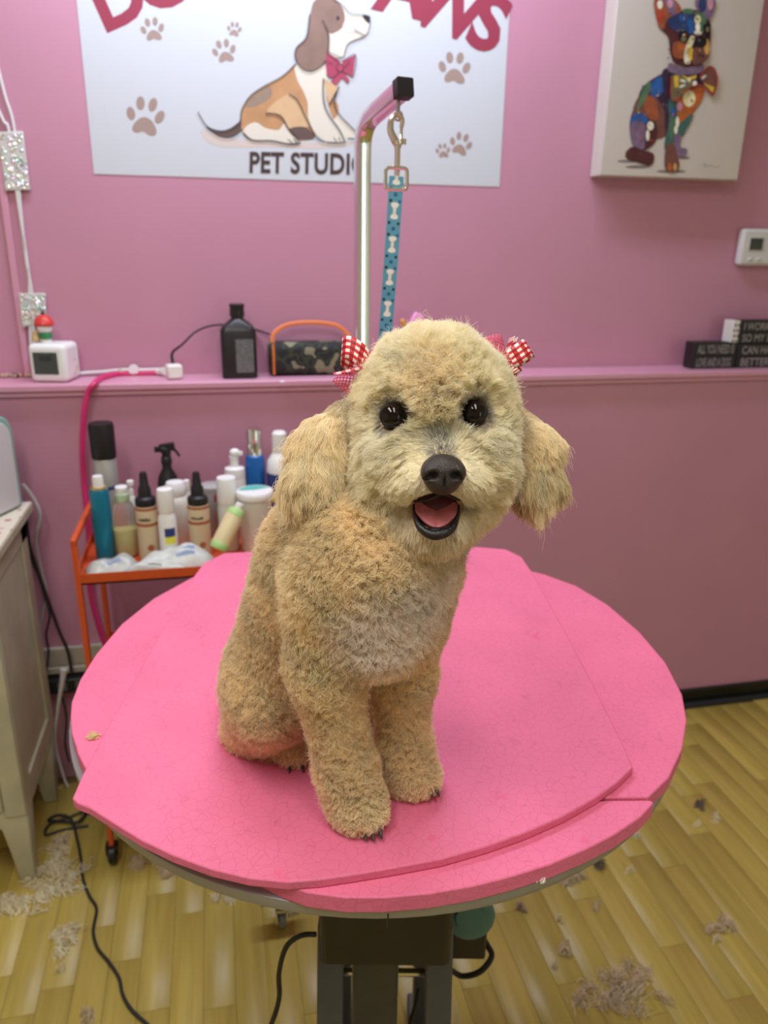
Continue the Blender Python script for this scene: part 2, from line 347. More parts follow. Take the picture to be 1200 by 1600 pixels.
# ------------------------------------------------------------------ the dog
def np3(p): return np.array(p, float)
def d_ell(P, c, r, A=None):
    q = P-c
    if A is not None: q = q@A                   # columns of A are the axes
    k0 = np.linalg.norm(q/r, axis=1); k1 = np.linalg.norm(q/(np.array(r)**2), axis=1)
    return k0*(k0-1)/np.maximum(k1, 1e-9)
def d_cone(P, a, b, ra, rb):
    ab = b-a; t = np.clip(((P-a)@ab)/(ab@ab), 0, 1)
    return np.linalg.norm(P-a-t[:, None]*ab, axis=1)-(ra+(rb-ra)*t)
def smin(a, b, k):
    h = np.clip(.5+.5*(b-a)/k, 0, 1); return b*(1-h)+a*h-k*h*(1-h)
def smax(a, b, k): return -smin(-a, -b, k)
def surface_nets(fn, lo, hi, h):
    ax = [np.arange(lo[i], hi[i]+h, h) for i in range(3)]; n = [len(a) for a in ax]
    P = np.stack(np.meshgrid(*ax, indexing='ij'), -1).reshape(-1, 3)
    D = np.concatenate([fn(c) for c in np.array_split(P, max(1, len(P)//400000))]).reshape(n)
    S = D < 0
    c8 = [S[i:n[0]-1+i, j:n[1]-1+j, k:n[2]-1+k] for i in (0, 1) for j in (0, 1) for k in (0, 1)]
    cnt = sum(c.astype(int) for c in c8); act = (cnt > 0) & (cnt < 8); idx = np.full(act.shape, -1); ijk = np.argwhere(act); idx[act] = np.arange(len(ijk))
    acc = np.zeros((len(ijk), 3)); num = np.zeros(len(ijk)); I, J, K = ijk.T
    cor = [(i, j, k) for i in (0, 1) for j in (0, 1) for k in (0, 1)]
    for a in range(8):
        for b in range(a+1, 8):
            if sum(abs(x-y) for x, y in zip(cor[a], cor[b])) != 1: continue
            da = D[I+cor[a][0], J+cor[a][1], K+cor[a][2]]; db = D[I+cor[b][0], J+cor[b][1], K+cor[b][2]]
            m = (da < 0) != (db < 0); t = np.where(m, da/np.where(m, da-db, 1), 0)
            p = np.array(cor[a])+t[:, None]*(np.array(cor[b])-np.array(cor[a])); acc[m] += p[m]; num[m] += 1
    V = np.array(lo)+h*(ijk+acc/num[:, None]); Fc = []
    for axis in range(3):
        o1, o2 = (axis+1) % 3, (axis+2) % 3
        sl = [slice(0, n[i]-1) for i in range(3)]; s0 = list(sl); s1 = list(sl); s0[axis] = slice(0, n[axis]-1); s1[axis] = slice(1, n[axis])
        s0[o1] = s1[o1] = slice(1, n[o1]-1); s0[o2] = s1[o2] = slice(1, n[o2]-1)
        A, B = S[tuple(s0)], S[tuple(s1)]
        for flip, mm in ((0, A & ~B), (1, ~A & B)):
            q = np.argwhere(mm)
            if not len(q): continue
            base = q.copy(); base[:, o1] += 1; base[:, o2] += 1
            def at(d1, d2):
                t = base.copy(); t[:, o1] += d1; t[:, o2] += d2; return idx[t[:, 0], t[:, 1], t[:, 2]]
            quad = np.stack([at(-1, -1), at(0, -1), at(0, 0), at(-1, 0)], 1)
            Fc.append(quad[:, ::-1] if flip else quad)
    return V, np.concatenate(Fc)
def np_mesh(name, V, Fq, m, parent=None, off=(0, 0, 0)):
    me = bpy.data.meshes.new(name); V = V-np.array(off)
    me.from_pydata(V.tolist(), [], Fq.tolist()); me.update(); me.materials.append(m)
    me.polygons.foreach_set('use_smooth', [True]*len(me.polygons))
    o = bpy.data.objects.new(name, me); COL.objects.link(o)
    if parent is not None: o.parent = parent
    return o
CR, CU, CF = RW[:, 0], -RW[:, 1], -RW[:, 2]      # axes of the face: the dog looks at the viewer
FACE = np.stack([CR, CU, CF], 1)
def rp(px, d): return px*d/F_PX
ZT = T
def onmat(px, py): return onZ(px, py, ZT)
prims = []                                        # (region, distance function)
def E_(reg, px, py, d, rx, ry, rz, A=FACE): c = Q(px, py, d); prims.append((reg, lambda P, c=c, r=(rp(rx, d), rp(ry, d), rz), A=A: d_ell(P, c, r, A)))
def C_(reg, a, b): 
    A, B = Q(*a[:3]), Q(*b[:3]); ra, rb = rp(a[3], a[2]), rp(b[3], b[2]); prims.append((reg, lambda P: d_cone(P, A, B, ra, rb)))
# body
C_('body', (505, 868, .735, 92), (446, 1045, .815, 78))
C_('body', (446, 1045, .815, 76), (425, 1100, .855, 56))
C_('body', (578, 875, .672, 108), (582, 968, .69, 84))
C_('body', (640, 890, .70, 70), (618, 965, .72, 66))
C_('neck', (655, 770, .675, 82), (590, 880, .695, 92))
# near foreleg, far foreleg
C_('leg', (512, 925, .672, 62), (508, 1040, .70, 43)); C_('leg', (508, 1040, .70, 43), (540, 1200, .745, 31))
C_('leg', (624, 960, .722, 50), (630, 1050, .752, 35)); C_('leg', (630, 1050, .752, 35), (631, 1170, .789, 26))
E_('paw', 559, 1258, .752, 37, 30, .030); E_('paw', 646, 1212, .796, 36, 24, .027)
C_('leg', (541, 1200, .745, 31), (555, 1250, .752, 32)); C_('leg', (626, 1165, .789, 31), (640, 1205, .796, 29))
for tx, ty, td in ((538, 1277, .744), (557, 1284, .738), (577, 1284, .738), (592, 1273, .744)): E_('paw', tx, ty, td-.006, 12, 13, .012)
for tx, ty, td in ((628, 1226, .788), (644, 1231, .784), (662, 1231, .784), (676, 1222, .79)): E_('paw', tx, ty, td-.006, 10, 11.5, .011)
# haunch, hind foot, the far side
E_('thigh', 420, 1082, .822, 56, 66, .062)
C_('thigh', (408, 1120, .84, 40), (392, 1140, .865, 30))
C_('thigh', (378, 1145, .880, 20), (455, 1178, .845, 17)); E_('paw', 460, 1180, .842, 22, 17, .02)
for tx, ty, td in ((448, 1190, .835), (464, 1192, .833), (478, 1188, .836)): E_('paw', tx, ty, td, 9, 9, .009)
C_('thigh', (530, 1075, .885, 40), (600, 1115, .87, 26)); C_('thigh', (575, 1135, .915, 16), (625, 1130, .885, 15))
C_('thigh', (405, 1105, .90, 34), (375, 1085, .935, 20))
NBODY = len(prims)
# head
HD = .655
E_('head', 678, 632, .662, 106, 84, .072)
E_('head', 677, 574, .658, 58, 32, .05)
E_('cheek', 617, 718, .645, 52, 72, .052); E_('cheek', 747, 715, .645, 48, 70, .052)
E_('cheek', 680, 760, .655, 90, 75, .05)
C_('muzzle', (683, 690, .632, 62), (690, 742, .592, 38))
E_('muzzle', 652, 757, .600, 36, 27, .026); E_('muzzle', 724, 754, .600, 34, 27, .026)
E_('chin', 683, 822, .617, 44, 30, .030); C_('chin', (683, 818, .617, 38), (676, 800, .66, 60))
E_('brow', 610, 618, .625, 22, 10, .010); E_('brow', 742, 613, .625, 22, 10, .010)
NHEAD = len(prims)
# ears
C_('ear', (556, 640, .672, 20), (512, 692, .672, 36)); C_('ear', (512, 692, .672, 36), (497, 742, .664, 45))
C_('ear', (806, 648, .685, 16), (828, 692, .685, 30)); C_('ear', (828, 692, .685, 30), (836, 736, .682, 35))
EYES = [Q(613.5, 650, .6025), Q(740.5, 645, .6025)]; ER = rp(21, .602)
MOUTH = [(Q(682, 796, .598), (rp(37, .598), rp(30, .598), .034))]
NOSE = Q(692, 737, .566)
def dog_sdf(P):
    b = None
    for i, (rg, f) in enumerate(prims[:NBODY]):
        d = f(P); k = .003 if rg == 'paw' and i >= 13 else .022
        b = d if b is None else smin(b, d, k)
    h = None
    for rg, f in prims[NBODY:NHEAD]:
        d = f(P); h = d if h is None else smin(h, d, .014 if rg in ('brow', 'chin', 'muzzle') else .022)
    e = None
    for rg, f in prims[NHEAD:]:
        d = f(P); e = d if e is None else smin(e, d, .012)
    r = smin(smin(b, h, .02), e, .006)
    for c, q in MOUTH: r = smax(r, -d_ell(P, c, q, FACE), .004)
    for c in EYES: r = smax(r, -(np.linalg.norm(P-c, axis=1)-ER*1.02), .003)
    return np.maximum(r, ZT-P[:, 2]+.002)
lo = np.array((-.16, .42, ZT-.01)); hi = np.array((.36, 1.0, 1.40))
DV, DF = surface_nets(dog_sdf, lo, hi, .0034)
DO = np.array((.10, .74, ZT))
SKIN = mat('dog skin under the coat', (.62, .47, .29), .8, spec=.1)
dog = np_mesh('dog', DV, DF, SKIN, off=DO); dog.location = DO; OFF['dog'] = Vector(DO)
tag(dog, 'curly cream coloured small poodle mix dog with open mouth, sitting on the pink mat', 'dog')
# region weights of any point
REG = ['body', 'neck', 'leg', 'paw', 'thigh', 'head', 'cheek', 'muzzle', 'chin', 'brow', 'ear']
def region(P):
    D = np.full((len(P), len(REG)), 9.0)
    for rg, f in prims:
        j = REG.index(rg); D[:, j] = np.minimum(D[:, j], f(P))
    w_ = np.exp(-np.maximum(D-D.min(1, keepdims=True), 0)/.007); return w_/w_.sum(1, keepdims=True)
def snoise(P, freq, seed, n=9):
    r = np.random.default_rng(seed); k = r.normal(size=(n, 3)); k = k/np.linalg.norm(k, axis=1, keepdims=True)*freq*r.uniform(.6, 1.5, (n, 1)); ph = r.uniform(0, 6.28, n)
    return np.sin(P@k.T*6.283+ph).sum(1)/math.sqrt(n/2)
def vnoise(P, f, s): return np.stack([snoise(P, f, s+i) for i in range(3)], 1)
def unit(v): return v/np.maximum(np.linalg.norm(v, axis=1, keepdims=True), 1e-9)
V3 = DV
tri = np.concatenate([DF[:, [0, 1, 2]], DF[:, [0, 2, 3]]])
A_, B_, C3 = V3[tri[:, 0]], V3[tri[:, 1]], V3[tri[:, 2]]
crs = np.cross(B_-A_, C3-A_); ar = np.linalg.norm(crs, axis=1)/2; tn = crs/np.maximum(2*ar[:, None], 1e-12); tc_ = (A_+B_+C3)/3
view = unit(CAM-tc_); facing = (tn*view).sum(1)
wgt = ar*np.where(facing > -.4, 1, .22)*np.where(tc_[:, 2] < ZT+.004, .1, 1)
wgt = wgt*(1+1.2*(tc_@RW[:, 1] < Q(680, 830, .62)@RW[:, 1]))
def vnormals():
    N = np.zeros_like(V3)
    for i in range(3): np.add.at(N, tri[:, i], crs)
    return unit(N)
VN = vnormals()
def sample(n, r):
    t = r.choice(len(tri), n, p=wgt/wgt.sum()); u, v = r.random(n), r.random(n); m = u+v > 1; u[m], v[m] = 1-u[m], 1-v[m]; w0 = 1-u-v
    P = w0[:, None]*A_[t]+u[:, None]*B_[t]+v[:, None]*C3[t]
    N = unit(w0[:, None]*VN[tri[t, 0]]+u[:, None]*VN[tri[t, 1]]+v[:, None]*VN[tri[t, 2]])
    return P, N
def w2px(P):
    c = (P-CAM)@RW; return 600+F_PX*c[:, 0]/c[:, 2], 800+F_PX*c[:, 1]/c[:, 2], c[:, 2]
NOSEBASE = Q(691, 722, .585)
def groom(P, N, r):
    W = region(P); R = {k: W[:, i] for i, k in enumerate(REG)}
    n = len(P); down = np.array((0, 0, -1.0))
    #            body  neck  leg   paw   thigh head  cheek muzz  chin  brow  ear
    Ln = W@np.array((.010, .012, .0105, .0048, .0105, .015, .016, .012, .008, .006, .025))
    lift = W@np.array((1.0, .8, 1.0, .8, 1.0, 1.1, .55, .35, .35, .6, .10))
    dwn = W@np.array((.35, .7, .35, .35, .4, .0, .35, .2, .9, .0, 1.5))
    out = W@np.array((.0, .0, .0, .0, .0, .25, .75, 1.0, .35, .2, .0))
    curl = W@np.array((.16, .18, .22, .14, .22, .15, .13, .10, .10, .06, .085))
    dwn = dwn*np.where(R['ear'] > .3, 1, np.clip((P[:, 2]-ZT-.01)/.06, 0, 1))
    rad = unit(P-NOSEBASE); rad = unit(rad-N*(rad*N).sum(1, keepdims=True))
    # hair leaves the eyes
    for c in EYES:
        q = P-c; dist = np.linalg.norm(q, axis=1); k = np.clip(1-(dist-ER)/(ER*1.3), 0, 1)
        t = unit(q-N*(q*N).sum(1, keepdims=True)); rad = unit(rad*(1-k[:, None])+t*k[:, None]*1.5); Ln = Ln*(1-.65*k); out = out+k*.8; lift = lift*(1-.6*k)
    kn = np.clip(1-(np.linalg.norm(P-NOSE, axis=1)-.020)/.02, 0, 1); Ln = Ln*(1-.6*kn); lift = lift*(1-.5*kn)
    for c, q in MOUTH:
        k = np.clip(1-np.abs(d_ell(P, c, q, FACE))/.010, 0, 1); Ln = Ln*(1-.6*k); lift = lift*(1-.5*k)
    # ears: long hair streams down and outwards from the attachment
    earc = np.where((P@CR < Q(680, 700, .65)@CR)[:, None], Q(552, 640, .672), Q(812, 650, .685))
    er = unit(unit(P-earc)*.45+down*1.0); er = unit(er-N*(er*N).sum(1, keepdims=True)*.7)
    fl = vnoise(P, 28, 11)*.10+vnoise(P, 120, 5)*.17
    d = N*lift[:, None]+down*(dwn*(1-R['ear']))[:, None]+rad*out[:, None]+er*(R['ear']*1.2)[:, None]+fl+r.normal(size=(n, 3))*.10
    d = unit(d); keep = (d*N).sum(1) < .12; d[keep] = unit(d[keep]+N[keep]*.25)
    L = Ln*r.uniform(.72, 1.15, n)*(1+.06*snoise(P, 60, 77))
    L = np.where(r.random(n) < .012+.012*R['ear'], L*(1.5+.25*R['ear']), L)
    return W, R, d, L, curl
def mkhair(name, n, r, parent, off, m, K=7):
    P, N = sample(n, r)
    ok = np.ones(len(P), bool)
    for c in EYES: ok &= np.linalg.norm(P-c, axis=1) > ER*1.04
    for c, q in MOUTH: ok &= d_ell(P, c, q, FACE) > .0028
    ok &= d_ell(P, Q(692, 737, .572), (rp(33, .57), rp(27, .57), .016), FACE) > .001
    P, N = P[ok], N[ok]
    W, R, d, L, curl = groom(P, N, r); n = len(P)
    # clumps: nearest guide on a coarse grid of guides
    gidx = r.choice(n, n//8, replace=False); 
    from mathutils.kdtree import KDTree
    kd = KDTree(len(gidx))
    for i, gi in enumerate(gidx): kd.insert(P[gi], i)
    kd.balance(); near = np.array([gidx[kd.find(p)[1]] for p in P])
    t = np.linspace(0, 1, K)[None, :, None]
    u = unit(np.cross(d, np.array((.3, .5, .8)))); v = np.cross(d, u)
    ph = (snoise(P, 120, 31)*2.0+r.normal(size=n)*.35)[:, None, None]; fr = (1.1+.5*R['ear']*1.6+.3*snoise(P, 20, 8))[:, None, None]
    amp = (curl*L)[:, None, None]*np.minimum(1, t*1.6)
    grav = (W@np.array((.08, .15, .08, .1, .1, .03, .12, .1, .2, .0, .35)))[:, None, None]*L[:, None, None]
    pts = P[:, None, :]+d[:, None, :]*L[:, None, None]*t+np.array((0, 0, -1.0))*grav*t*t
    pts = pts+amp*(u[:, None, :]*np.sin(6.283*fr*t+ph)+v[:, None, :]*np.cos(6.283*fr*t*.9+ph*1.3))-amp*0
    gd = pts[near]; cl = (W@np.array((.26, .28, .36, .45, .34, .22, .28, .28, .3, .2, .34)))[:, None, None]
    pts = pts+(gd-pts)*cl*t**1.3
    g2 = r.choice(n, n//70, replace=False); kd = KDTree(len(g2))
    for i, gi in enumerate(g2): kd.insert(P[gi], i)
    kd.balance(); near2 = np.array([g2[kd.find(p)[1]] for p in P])
    lock = (W@np.array((0, 0, 0, .1, 0, .08, .25, .25, .2, 0, .42)))[:, None, None]
    pts = pts+(pts[near2]+(P-P[near2])[:, None, :]*.45-pts)*lock*t**1.2
    pts[:, 0] = P-N*.0008
    pts[..., 2] = np.maximum(pts[..., 2], ZT+.0006)
    # colour of the coat
    px, py, _ = w2px(P)
    base = W@np.array([(.87, .745, .49), (.87, .77, .52), (.91, .80, .53), (.93, .84, .58), (.90, .78, .51), (.96, .905, .70), (.96, .91, .72), (.96, .91, .73), (.94, .86, .68), (.93, .85, .60), (.92, .81, .55)])
    def blob(c, rad_, soft): return np.clip(1-(np.linalg.norm(P-c, axis=1)-rad_)/soft, 0, 1)[:, None]
    wc = np.maximum.reduce([blob(Q(600, 985, .645), .026, .032), blob(Q(650, 945, .655), .024, .034), blob(Q(690, 905, .66), .008, .03)])
    base = base*(1-wc)+np.array((.96, .89, .80))*wc
    fore = blob(Q(672, 600, .60), .008, .022); base = base*(1-.35*fore)+np.array((.80, .62, .36))*.35*fore
    for c in EYES:
        dk = blob(c, ER*1.05, .0035); base = base*(1-.7*dk)+np.array((.10, .07, .05))*.7*dk
    for c in (Q(640, 652, .612), Q(712, 650, .612), Q(722, 618, .607)):
        dk = blob(c, .003, .006); base = base*(1-.45*dk)+np.array((.24, .17, .13))*.45*dk
    br = np.maximum(blob(Q(690, 702, .578), .006, .008), blob(Q(688, 685, .588), .002, .010)); br = br*(r.random(n)[:, None] < .7); base = base*(1-.75*br)+np.array((.07, .06, .055))*.75*br
    mc = np.maximum(blob(Q(640, 785, .60), .001, .010), blob(Q(728, 782, .60), .001, .012)); base = base*(1-.55*mc)+np.array((.22, .13, .06))*.55*mc
    ei = (R['ear']*np.clip(1-np.abs(px-np.where(px < 680, 548, 812))/16, 0, 1))[:, None]*.45; base = base*(1-ei)+np.array((.26, .16, .06))*ei
    base = base*(1+.045*snoise(P, 14, 91)+.04*snoise(P, 60, 92))[:, None]*r.uniform(.85, 1.08, (n, 1))
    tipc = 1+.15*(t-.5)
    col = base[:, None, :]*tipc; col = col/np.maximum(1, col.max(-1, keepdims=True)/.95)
    cu = bpy.data.hair_curves.new(name); cu.add_curves([K]*n)
    cu.position_data.foreach_set('vector', (pts-np.array(off)).astype(np.float32).ravel())
    ra = np.linspace(1, .35, K)[None, :]*(.00021+.00005*R['ear'])[:, None]
    at = cu.attributes.get('radius') or cu.attributes.new('radius', 'FLOAT', 'POINT'); at.data.foreach_set('value', np.broadcast_to(ra, (n, K)).astype(np.float32).ravel())
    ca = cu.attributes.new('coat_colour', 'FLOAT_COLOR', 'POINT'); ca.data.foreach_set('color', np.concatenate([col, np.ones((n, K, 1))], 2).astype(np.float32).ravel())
    cu.materials.append(m); o = bpy.data.objects.new(name, cu); COL.objects.link(o); o.parent = parent; return o
FUR = bpy.data.materials.new('fur'); FUR.use_nodes = True
_b = FUR.node_tree.nodes['Principled BSDF']; _a = FUR.node_tree.nodes.new('ShaderNodeAttribute'); _a.attribute_name = 'coat_colour'
_t = FUR.node_tree.nodes.new('ShaderNodeBsdfTranslucent'); _m = FUR.node_tree.nodes.new('ShaderNodeMixShader'); _m.inputs[0].default_value = .4
FUR.node_tree.links.new(_a.outputs['Color'], _t.inputs[0]); FUR.node_tree.links.new(_b.outputs[0], _m.inputs[1]); FUR.node_tree.links.new(_t.outputs[0], _m.inputs[2]); FUR.node_tree.links.new(_m.outputs[0], FUR.node_tree.nodes['Material Output'].inputs[0])
FUR.node_tree.links.new(_a.outputs['Color'], _b.inputs['Base Color']); _b.inputs['Roughness'].default_value = .55; _b.inputs['Specular IOR Level'].default_value = .25
HAIRS = 430000
coat = mkhair('coat', HAIRS, np.random.default_rng(5), dog, DO, FUR); coat['kind'] = 'stuff'
# eyes
EYEM = mat('dark brown eye', (.006, .003, .002), .03, spec=.45)
LID = mat('black eyelid skin', (.010, .008, .008), .4)
for c in EYES:
    e = obj('eye', G().sphere(c, ER, 28), EYEM, dog, world=True)
    ring = G(); pts = []
    for i in range(20):
        a = 6.283*i/20; pts.append(c+(CR*math.cos(a)*.97+CU*math.sin(a)*.86)*ER*.95+CF*ER*.34)
    ring.tube(pts, ER*.085, 8, closed=True, smooth=2); obj('eyelid', ring, LID, e, world=True)
# nose leather
NC = Q(692, 737, .568); nr = rp(35, .568); ny = rp(28, .568)
def nose_sdf(P):
    q = (P-NC)@FACE
    d = d_ell(q, np.zeros(3), (nr, ny, .017)); d = smin(d, d_ell(q, np3((0, -.010, .0)), (nr*.62, ny*.55, .014)), .006)
    for s in (-1, 1):
        d = smin(d, d_ell(q, np3((s*nr*.62, -.002, .008)), (nr*.36, ny*.52, .008)), .004)
        d = smax(d, -d_ell(q, np3((s*nr*.50, -.0035, .0165)), (nr*.24, ny*.22, .008)), .003)
        d = smax(d, -d_ell(q, np3((s*nr*.86, -.0055, .013)), (nr*.22, ny*.11, .008)), .002)
    return smax(d, -d_ell(q, np3((0, -.014, .016)), (.0009, .010, .005)), .002)
nv, nf = surface_nets(nose_sdf, NC-.036, NC+.036, .0011)
np_mesh('nose', nv, nf, mat('nose leather', (.034, .026, .024), .38, spec=.5, bump=.5, bscale=900), dog, DO)
# mouth: dark lower lip, tongue, palate
LIP = mat('black lip', (.012, .010, .011), .35, bump=.4, bscale=500)
lp = [(646, 789, .598), (648, 806, .592), (655, 822, .586), (668, 833, .582), (682, 836, .581), (697, 832, .582), (709, 822, .586), (715, 806, .592), (717, 789, .598)]
obj('lower_lip', G().tube([Q(*p) for p in lp], [.0007, .0014, .0028, .0037, .0041, .0037, .0028, .0014, .0007], 12, smooth=5), LIP, dog, world=True)
obj('upper_lip', G().tube([Q(*p) for p in ((638, 781, .600), (655, 783, .592), (675, 779, .586), (692, 772, .580), (706, 777, .586), (718, 781, .592), (728, 780, .600))], [.0008, .0011, .0012, .0014, .0012, .0011, .0008], 8, smooth=4), LIP, dog, world=True)
TC = Q(683, 801, .592)
def tongue_sdf(P):
    q = (P-TC)@FACE; x, y, z = q[:, 0], q[:, 1], q[:, 2]
    wd = rp(33, .59)+np.clip(y, -.01, .02)*.35
    yy = y-.002; d = np.sqrt((x/wd)**2+(np.minimum(yy, 0)/rp(29, .59))**2+(np.maximum(yy, 0)/rp(24, .59))**2)-1
    d = d*rp(26, .59); zc = -.010-y*.9+.22*np.abs(x)
    s = np.abs(z-zc+.0*x)-.0035
    return smax(smax(d, s, .004), -(np.abs(x)+np.abs(z-zc-.0045)-.0022), .002)
tv, tf = surface_nets(tongue_sdf, TC-.042, TC+.042, .0012)
np_mesh('tongue', tv, tf, mat('wet pink tongue', (.60, .17, .19), .3, spec=.6, noise=.1, nscale=90, bump=.3, bscale=700), dog, DO)
obj('palate', G().sphere(Q(682, 792, .612), (rp(39, .612), rp(27, .612), .012), 20, R=Matrix(FACE.tolist())), mat('dark mouth', (.10, .018, .022), .4), dog, world=True)
obj('mouth_floor', G().sphere(Q(683, 829, .592), (rp(24, .594), rp(6, .594), .004), 18, R=Matrix(FACE.tolist())), LIP, dog, world=True)
# claws
CLAW = mat('dark claw', (.045, .036, .03), .3)
for a, b in (((569, 1295, .735), (573, 1306, .732)), ((581, 1294, .734), (585, 1307, .731)), ((593, 1291, .735), (597, 1304, .733)), ((672, 1231, .781), (675, 1241, .779)), ((681, 1228, .783), (685, 1239, .781)), ((455, 1195, .830), (453, 1203, .828)), ((474, 1194, .830), (476, 1202, .828))):
    q0, q1 = Q(*a), Q(*b); q0 = q0+CF*.007; q1 = q1+CF*.011; q1[2] = max(q1[2], ZT+.001); obj('claw', G().tube([q0, (q0+q1)/2+CF*.0006, q1], [.0022, .0019, .0006], 7, smooth=3), CLAW, dog, world=True)
# ------------------------------------------------------------------ banner on the wall
def flatmat(n, c, r=.5, noise=0, ns=30): return mat(n, lin(c), r, spec=.3, noise=noise, nscale=ns)
def wallpt(px, py, y): return onY(px, py, y)
class Art:
    """flat coloured shapes lying on a plane y = const, each layer a hair nearer to the viewer"""
    def __init__(s, y, conv, step=.00012): s.y = y; s.g = G(); s.m = []; s.c = conv; s.k = 0; s.step = step
    def mi(s, m):
        if m not in s.m: s.m.append(m)
        return s.m.index(m)
    def P(s, x, y, l): px, py = s.c(x, y); return tuple(onY(px, py, s.y-l*s.step))
    def poly(s, pts, m, sm=4):
        s.k += 1
        if sm > 1:
            q, _ = catmull([Vector((x, y, 0)) for x, y in pts], [1]*len(pts), sm, True); pts = [(v.x, v.y) for v in q]
        vs = [s.P(x, y, s.k) for x, y in pts]; n = len(vs); o = len(s.g.v)
        from mathutils.geometry import tessellate_polygon
        tr = tessellate_polygon([[Vector((p[0], p[2], 0)) for p in vs]])
        s.g.add(vs, [tuple(t) for t in tr], s.mi(m)); return s
    def ell(s, cx, cy, rx, ry, m, rot=0):
        c, q = math.cos(rot), math.sin(rot)
        return s.poly([(cx+rx*math.cos(a)*c-ry*math.sin(a)*q, cy+rx*math.cos(a)*q+ry*math.sin(a)*c) for a in [6.283*i/18 for i in range(18)]], m, 1)
    def line(s, pts, w_, m, sm=5):
        q, rr = catmull([Vector((x, y, 0)) for x, y in pts], w_ if hasattr(w_, '__len__') else [w_]*len(pts), sm) if len(pts) > 2 else ([Vector((x, y, 0)) for x, y in pts], [w_]*2)
        L, R = [], []
        for i in range(len(q)):
            t = (q[min(i+1, len(q)-1)]-q[max(i-1, 0)]).normalized(); n = Vector((-t.y, t.x, 0))*rr[i]/2
            L.append(q[i]+n); R.append(q[i]-n)
        s.k += 1; vs = [s.P(v.x, v.y, s.k) for v in L]+[s.P(v.x, v.y, s.k) for v in R]; n = len(q)
        s.g.add(vs, [(i, i+1, n+i+1, n+i) for i in range(n-1)], s.mi(m)); return s
    def text(s, txt, cx, cy, size, m, rot=0, bold=.0, sx=1.0, sp=1.0):
        vs, fs = text_geo(txt, size, bold*size, sx, 'CENTER', sp); s.k += 1; c, q = math.cos(rot), math.sin(rot)
        s.g.add([s.P(cx+x*c+y*q, cy+x*q-y*c, s.k) for x, y in vs], fs, s.mi(m)); return s
    def build(s, name, parent, label=None): return obj(name, s.g, s.m, parent, world=True, smooth=0, label=label)
bx0, bx1, bz0 = onY(147, 272, YW)[0], onY(780, 292, YW)[0], 1.611
bn = thing('wall_banner', 'white vinyl pet studio banner with a sitting brown puppy, flat on the pink wall', 'banner', ((bx0+bx1)/2, YW, bz0))
BW = flatmat('banner vinyl', (198, 202, 207), .4)
obj('sheet', G().bb((bx0, YW-.0015, bz0), (bx1, YW-.0002, 2.20)), BW, bn, world=True, smooth=0)
YB = YW-.0016
idt = lambda x, y: (x, y)
crop = lambda x, y: (300+x/4, y/4)
INK = flatmat('dark brown ink', (72, 56, 54)); RED = flatmat('wine red print', (150, 58, 78)); PAW = flatmat('taupe print', (160, 138, 128))
TAN = flatmat('tan print', (184, 140, 100), noise=.12, ns=22); TAN2 = flatmat('light tan print', (206, 172, 132), noise=.06); CRM = flatmat('cream print', (218, 211, 196)); BRN = flatmat('brown print', (138, 112, 100), noise=.10, ns=25)
GRB = flatmat('grey brown print', (150, 130, 112), noise=.08); DKB = flatmat('deep brown print', (100, 82, 78)); ROSE = flatmat('rose bow print', (170, 72, 98), noise=.1); BLUSH = flatmat('blush print', (238, 205, 202)); GLOW = flatmat('peach ground print', (206, 192, 184)); INKB = flatmat('soft black ink', (58, 52, 54))
t1 = Art(YB, idt)
for ch, x, y, r in (('D', 200, 33, -.42), ('O', 268, 6, -.30), ('P', 520, 1, .15), ('A', 622, 20, .23), ('W', 687, 47, .36), ('S', 748, 73, .40)):
    t1.text(ch, x, y, 122, RED, r, .035, .92)
t1.text('PET STUDIO', 482, 270.5, 45, INK, .018, .028, .735, 1.04)
t1.build('lettering', bn)['kind'] = 'stuff'
for cx, cy, s_, rot in ((238, 45, 1.0, -.15), (366, 45, .62, .1), (350, 79, 1.0, -.2), (227, 180, 1.62, .12), (710, 105, 1.35, .05), (692, 235, .62, -.1), (720, 224, .95, .25)):
    a = Art(YB, lambda x, y, cx=cx, cy=cy, s_=s_, rot=rot: (cx+s_*(x*math.cos(rot)-y*math.sin(rot)), cy+s_*(x*math.sin(rot)+y*math.cos(rot))))
    a.poly([(-2, 2), (6, 4), (12, 12), (12, 18), (6, 19), (0, 16), (-7, 18), (-11, 15), (-9, 8)], PAW)
    for ex, ey, rr in ((-14, 0, -.35), (-6, -11, -.15), (6, -11, .15), (14, 0, .4)): a.ell(ex, ey, 4.1, 6.6, PAW, rr)
    a.build('paw_print', bn)
d_ = Art(YB, crop)
d_.poly([(60, 810), (200, 860), (500, 885), (1000, 890), (1060, 870), (1040, 900), (800, 930), (500, 920), (200, 920), (90, 880)], GLOW)
d_.poly([(36, 700), (80, 775), (150, 815), (220, 812), (290, 765), (312, 740), (318, 800), (250, 857), (170, 850), (90, 790)], DKB)
d_.poly([(845, 640), (900, 640), (920, 720), (1000, 800), (1052, 862), (960, 862), (910, 800), (870, 720)], CRM)
d_.poly([(840, 600), (905, 640), (915, 700), (880, 740)], TAN)
d_.poly([(655, 395), (560, 480), (440, 545), (360, 605), (315, 680), (308, 760), (320, 840), (400, 872), (640, 880), (770, 850), (740, 700), (720, 560), (690, 450)], TAN)
d_.poly([(480, 535), (390, 590), (335, 660), (380, 670), (450, 640), (500, 590)], GRB)
d_.poly([(655, 395), (835, 390), (850, 470), (830, 640), (870, 760), (950, 850), (960, 885), (850, 892), (770, 830), (728, 740), (722, 640), (690, 560), (655, 490)], CRM)
d_.poly([(820, 490), (915, 540), (860, 655)], TAN2, 1)
d_.poly([(600, 588), (660, 630), (735, 770), (690, 800), (600, 800), (560, 720), (468, 690)], TAN2)
